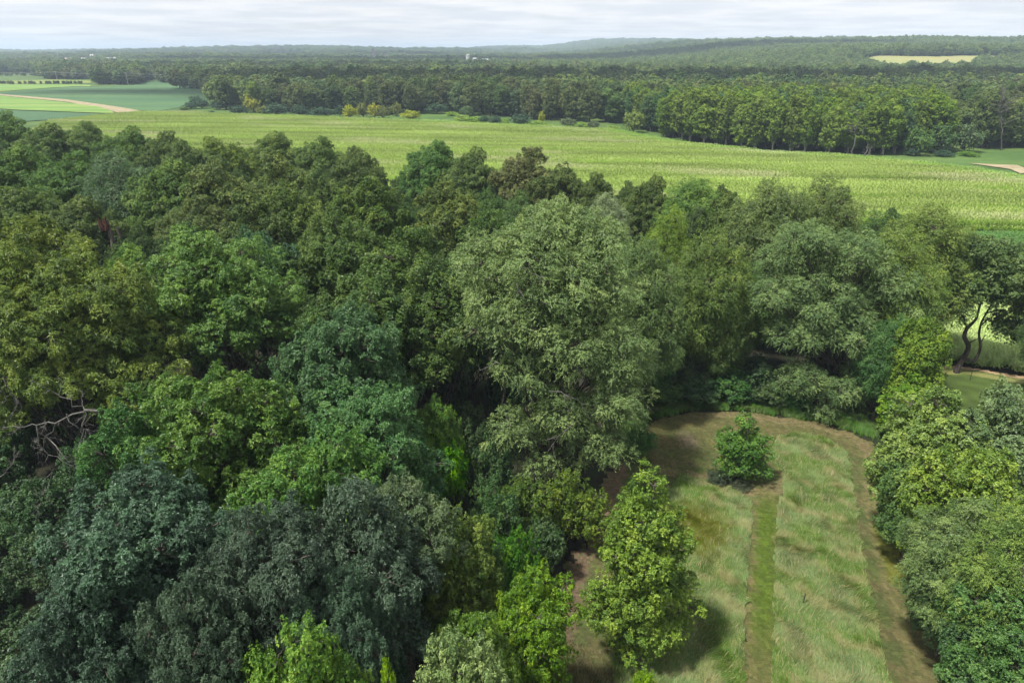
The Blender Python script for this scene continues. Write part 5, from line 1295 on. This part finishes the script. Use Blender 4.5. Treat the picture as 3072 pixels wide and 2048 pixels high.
silo(1153, 169, 1920, 6, 4, 'short white silo right of the tall one on the horizon')
silo(1404, 182, 1500, 9, 4, 'round white silo above the middle woodland')
barn('barn', 1424, 182, 1500, 7, 6, 3, 2, WHITE, GREYR, 'small white barn beside the round white silo')
barn('barn', 1455, 184, 1450, 12, 8, 2.5, 2, WHITE, GREYR, 'long grey-roofed barn right of the round silo')
silo(2036, 153, 3000, 12, 8, 'pale silo on the right-centre horizon')
silo(2052, 153, 3020, 12, 8, 'pale silo twin standing just right of the first on the horizon')
barn('barn', 1990, 165, 2400, 20, 14, 8, 6, WHITE, WHITE, 'white barn below the twin pale silos')

# ------------------------------------------------------------------ cumulus overhead: they throw the broad shadows on the far wood
CLOUD = noise_mat('cloud_white', [(0.74, 0.75, 0.77), (0.8, 0.8, 0.8)], 0.01)
def cloud(sx, sy, w_, l_, seed, lb):
    r_ = np.random.RandomState(seed); H_ = 820.0; k = H_ / SUN_DIR[2]
    cx, cyy = sx + SUN_DIR[0] * k, sy + SUN_DIR[1] * k
    bm = bmesh.new()
    bmesh.ops.create_icosphere(bm, subdivisions=5, radius=1.0)
    for v in bm.verts:
        x, y, z = v.co
        d = 1 + 0.22 * math.sin(3 * x + seed) * math.cos(4 * y + seed * 2) + 0.13 * math.sin(9 * x + 2 * seed) * math.sin(8 * y + 7 * z) + 0.06 * math.sin(21 * y + 17 * x) * math.cos(19 * z + seed)
        v.co.x = x * d * w_; v.co.y = y * d * l_; v.co.z = (z * d * 60) if z > 0 else z * d * 14
    o = bmobj('cloud', bm, CLOUD); o.location = (cx, cyy, H_); o.data.polygons.foreach_set('use_smooth', [True] * len(o.data.polygons))
    tag(o, lb, 'cloud')
cloud(60, 640, 430, 95, 1, 'cloud above the middle woodland, outside the picture')
cloud(620, 760, 240, 70, 2, 'cloud above the right-hand woodland, outside the picture')
cloud(-330, 1150, 300, 110, 3, 'cloud above the left copses, outside the picture')
cloud(50, 1850, 800, 200, 4, 'wide cloud above the distant ridge, outside the picture')
cloud(-900, 2900, 800, 260, 5, 'far cloud above the left horizon, outside the picture')

# ------------------------------------------------------------------ haze
m, t, o = newmat('haze_air')
pv = N(t, 'ShaderNodeVolumePrincipled'); pv.inputs['Color'].default_value = (0.66, 0.82, 1.0, 1); pv.inputs['Density'].default_value = HAZE = 0.00016
pv.inputs['Anisotropy'].default_value = 0.0
L(t, pv.outputs[0], o.inputs['Volume'])
bm = bmesh.new(); box(bm, -14900, 14900, -600, 16900, -80, 130)
hz = bmobj('haze', bm, m); tag(hz, 'thin pale blue summer haze lying over the whole landscape', 'haze', kind='stuff')
print('total faces', NF[0], 'objects', len(bpy.data.objects))
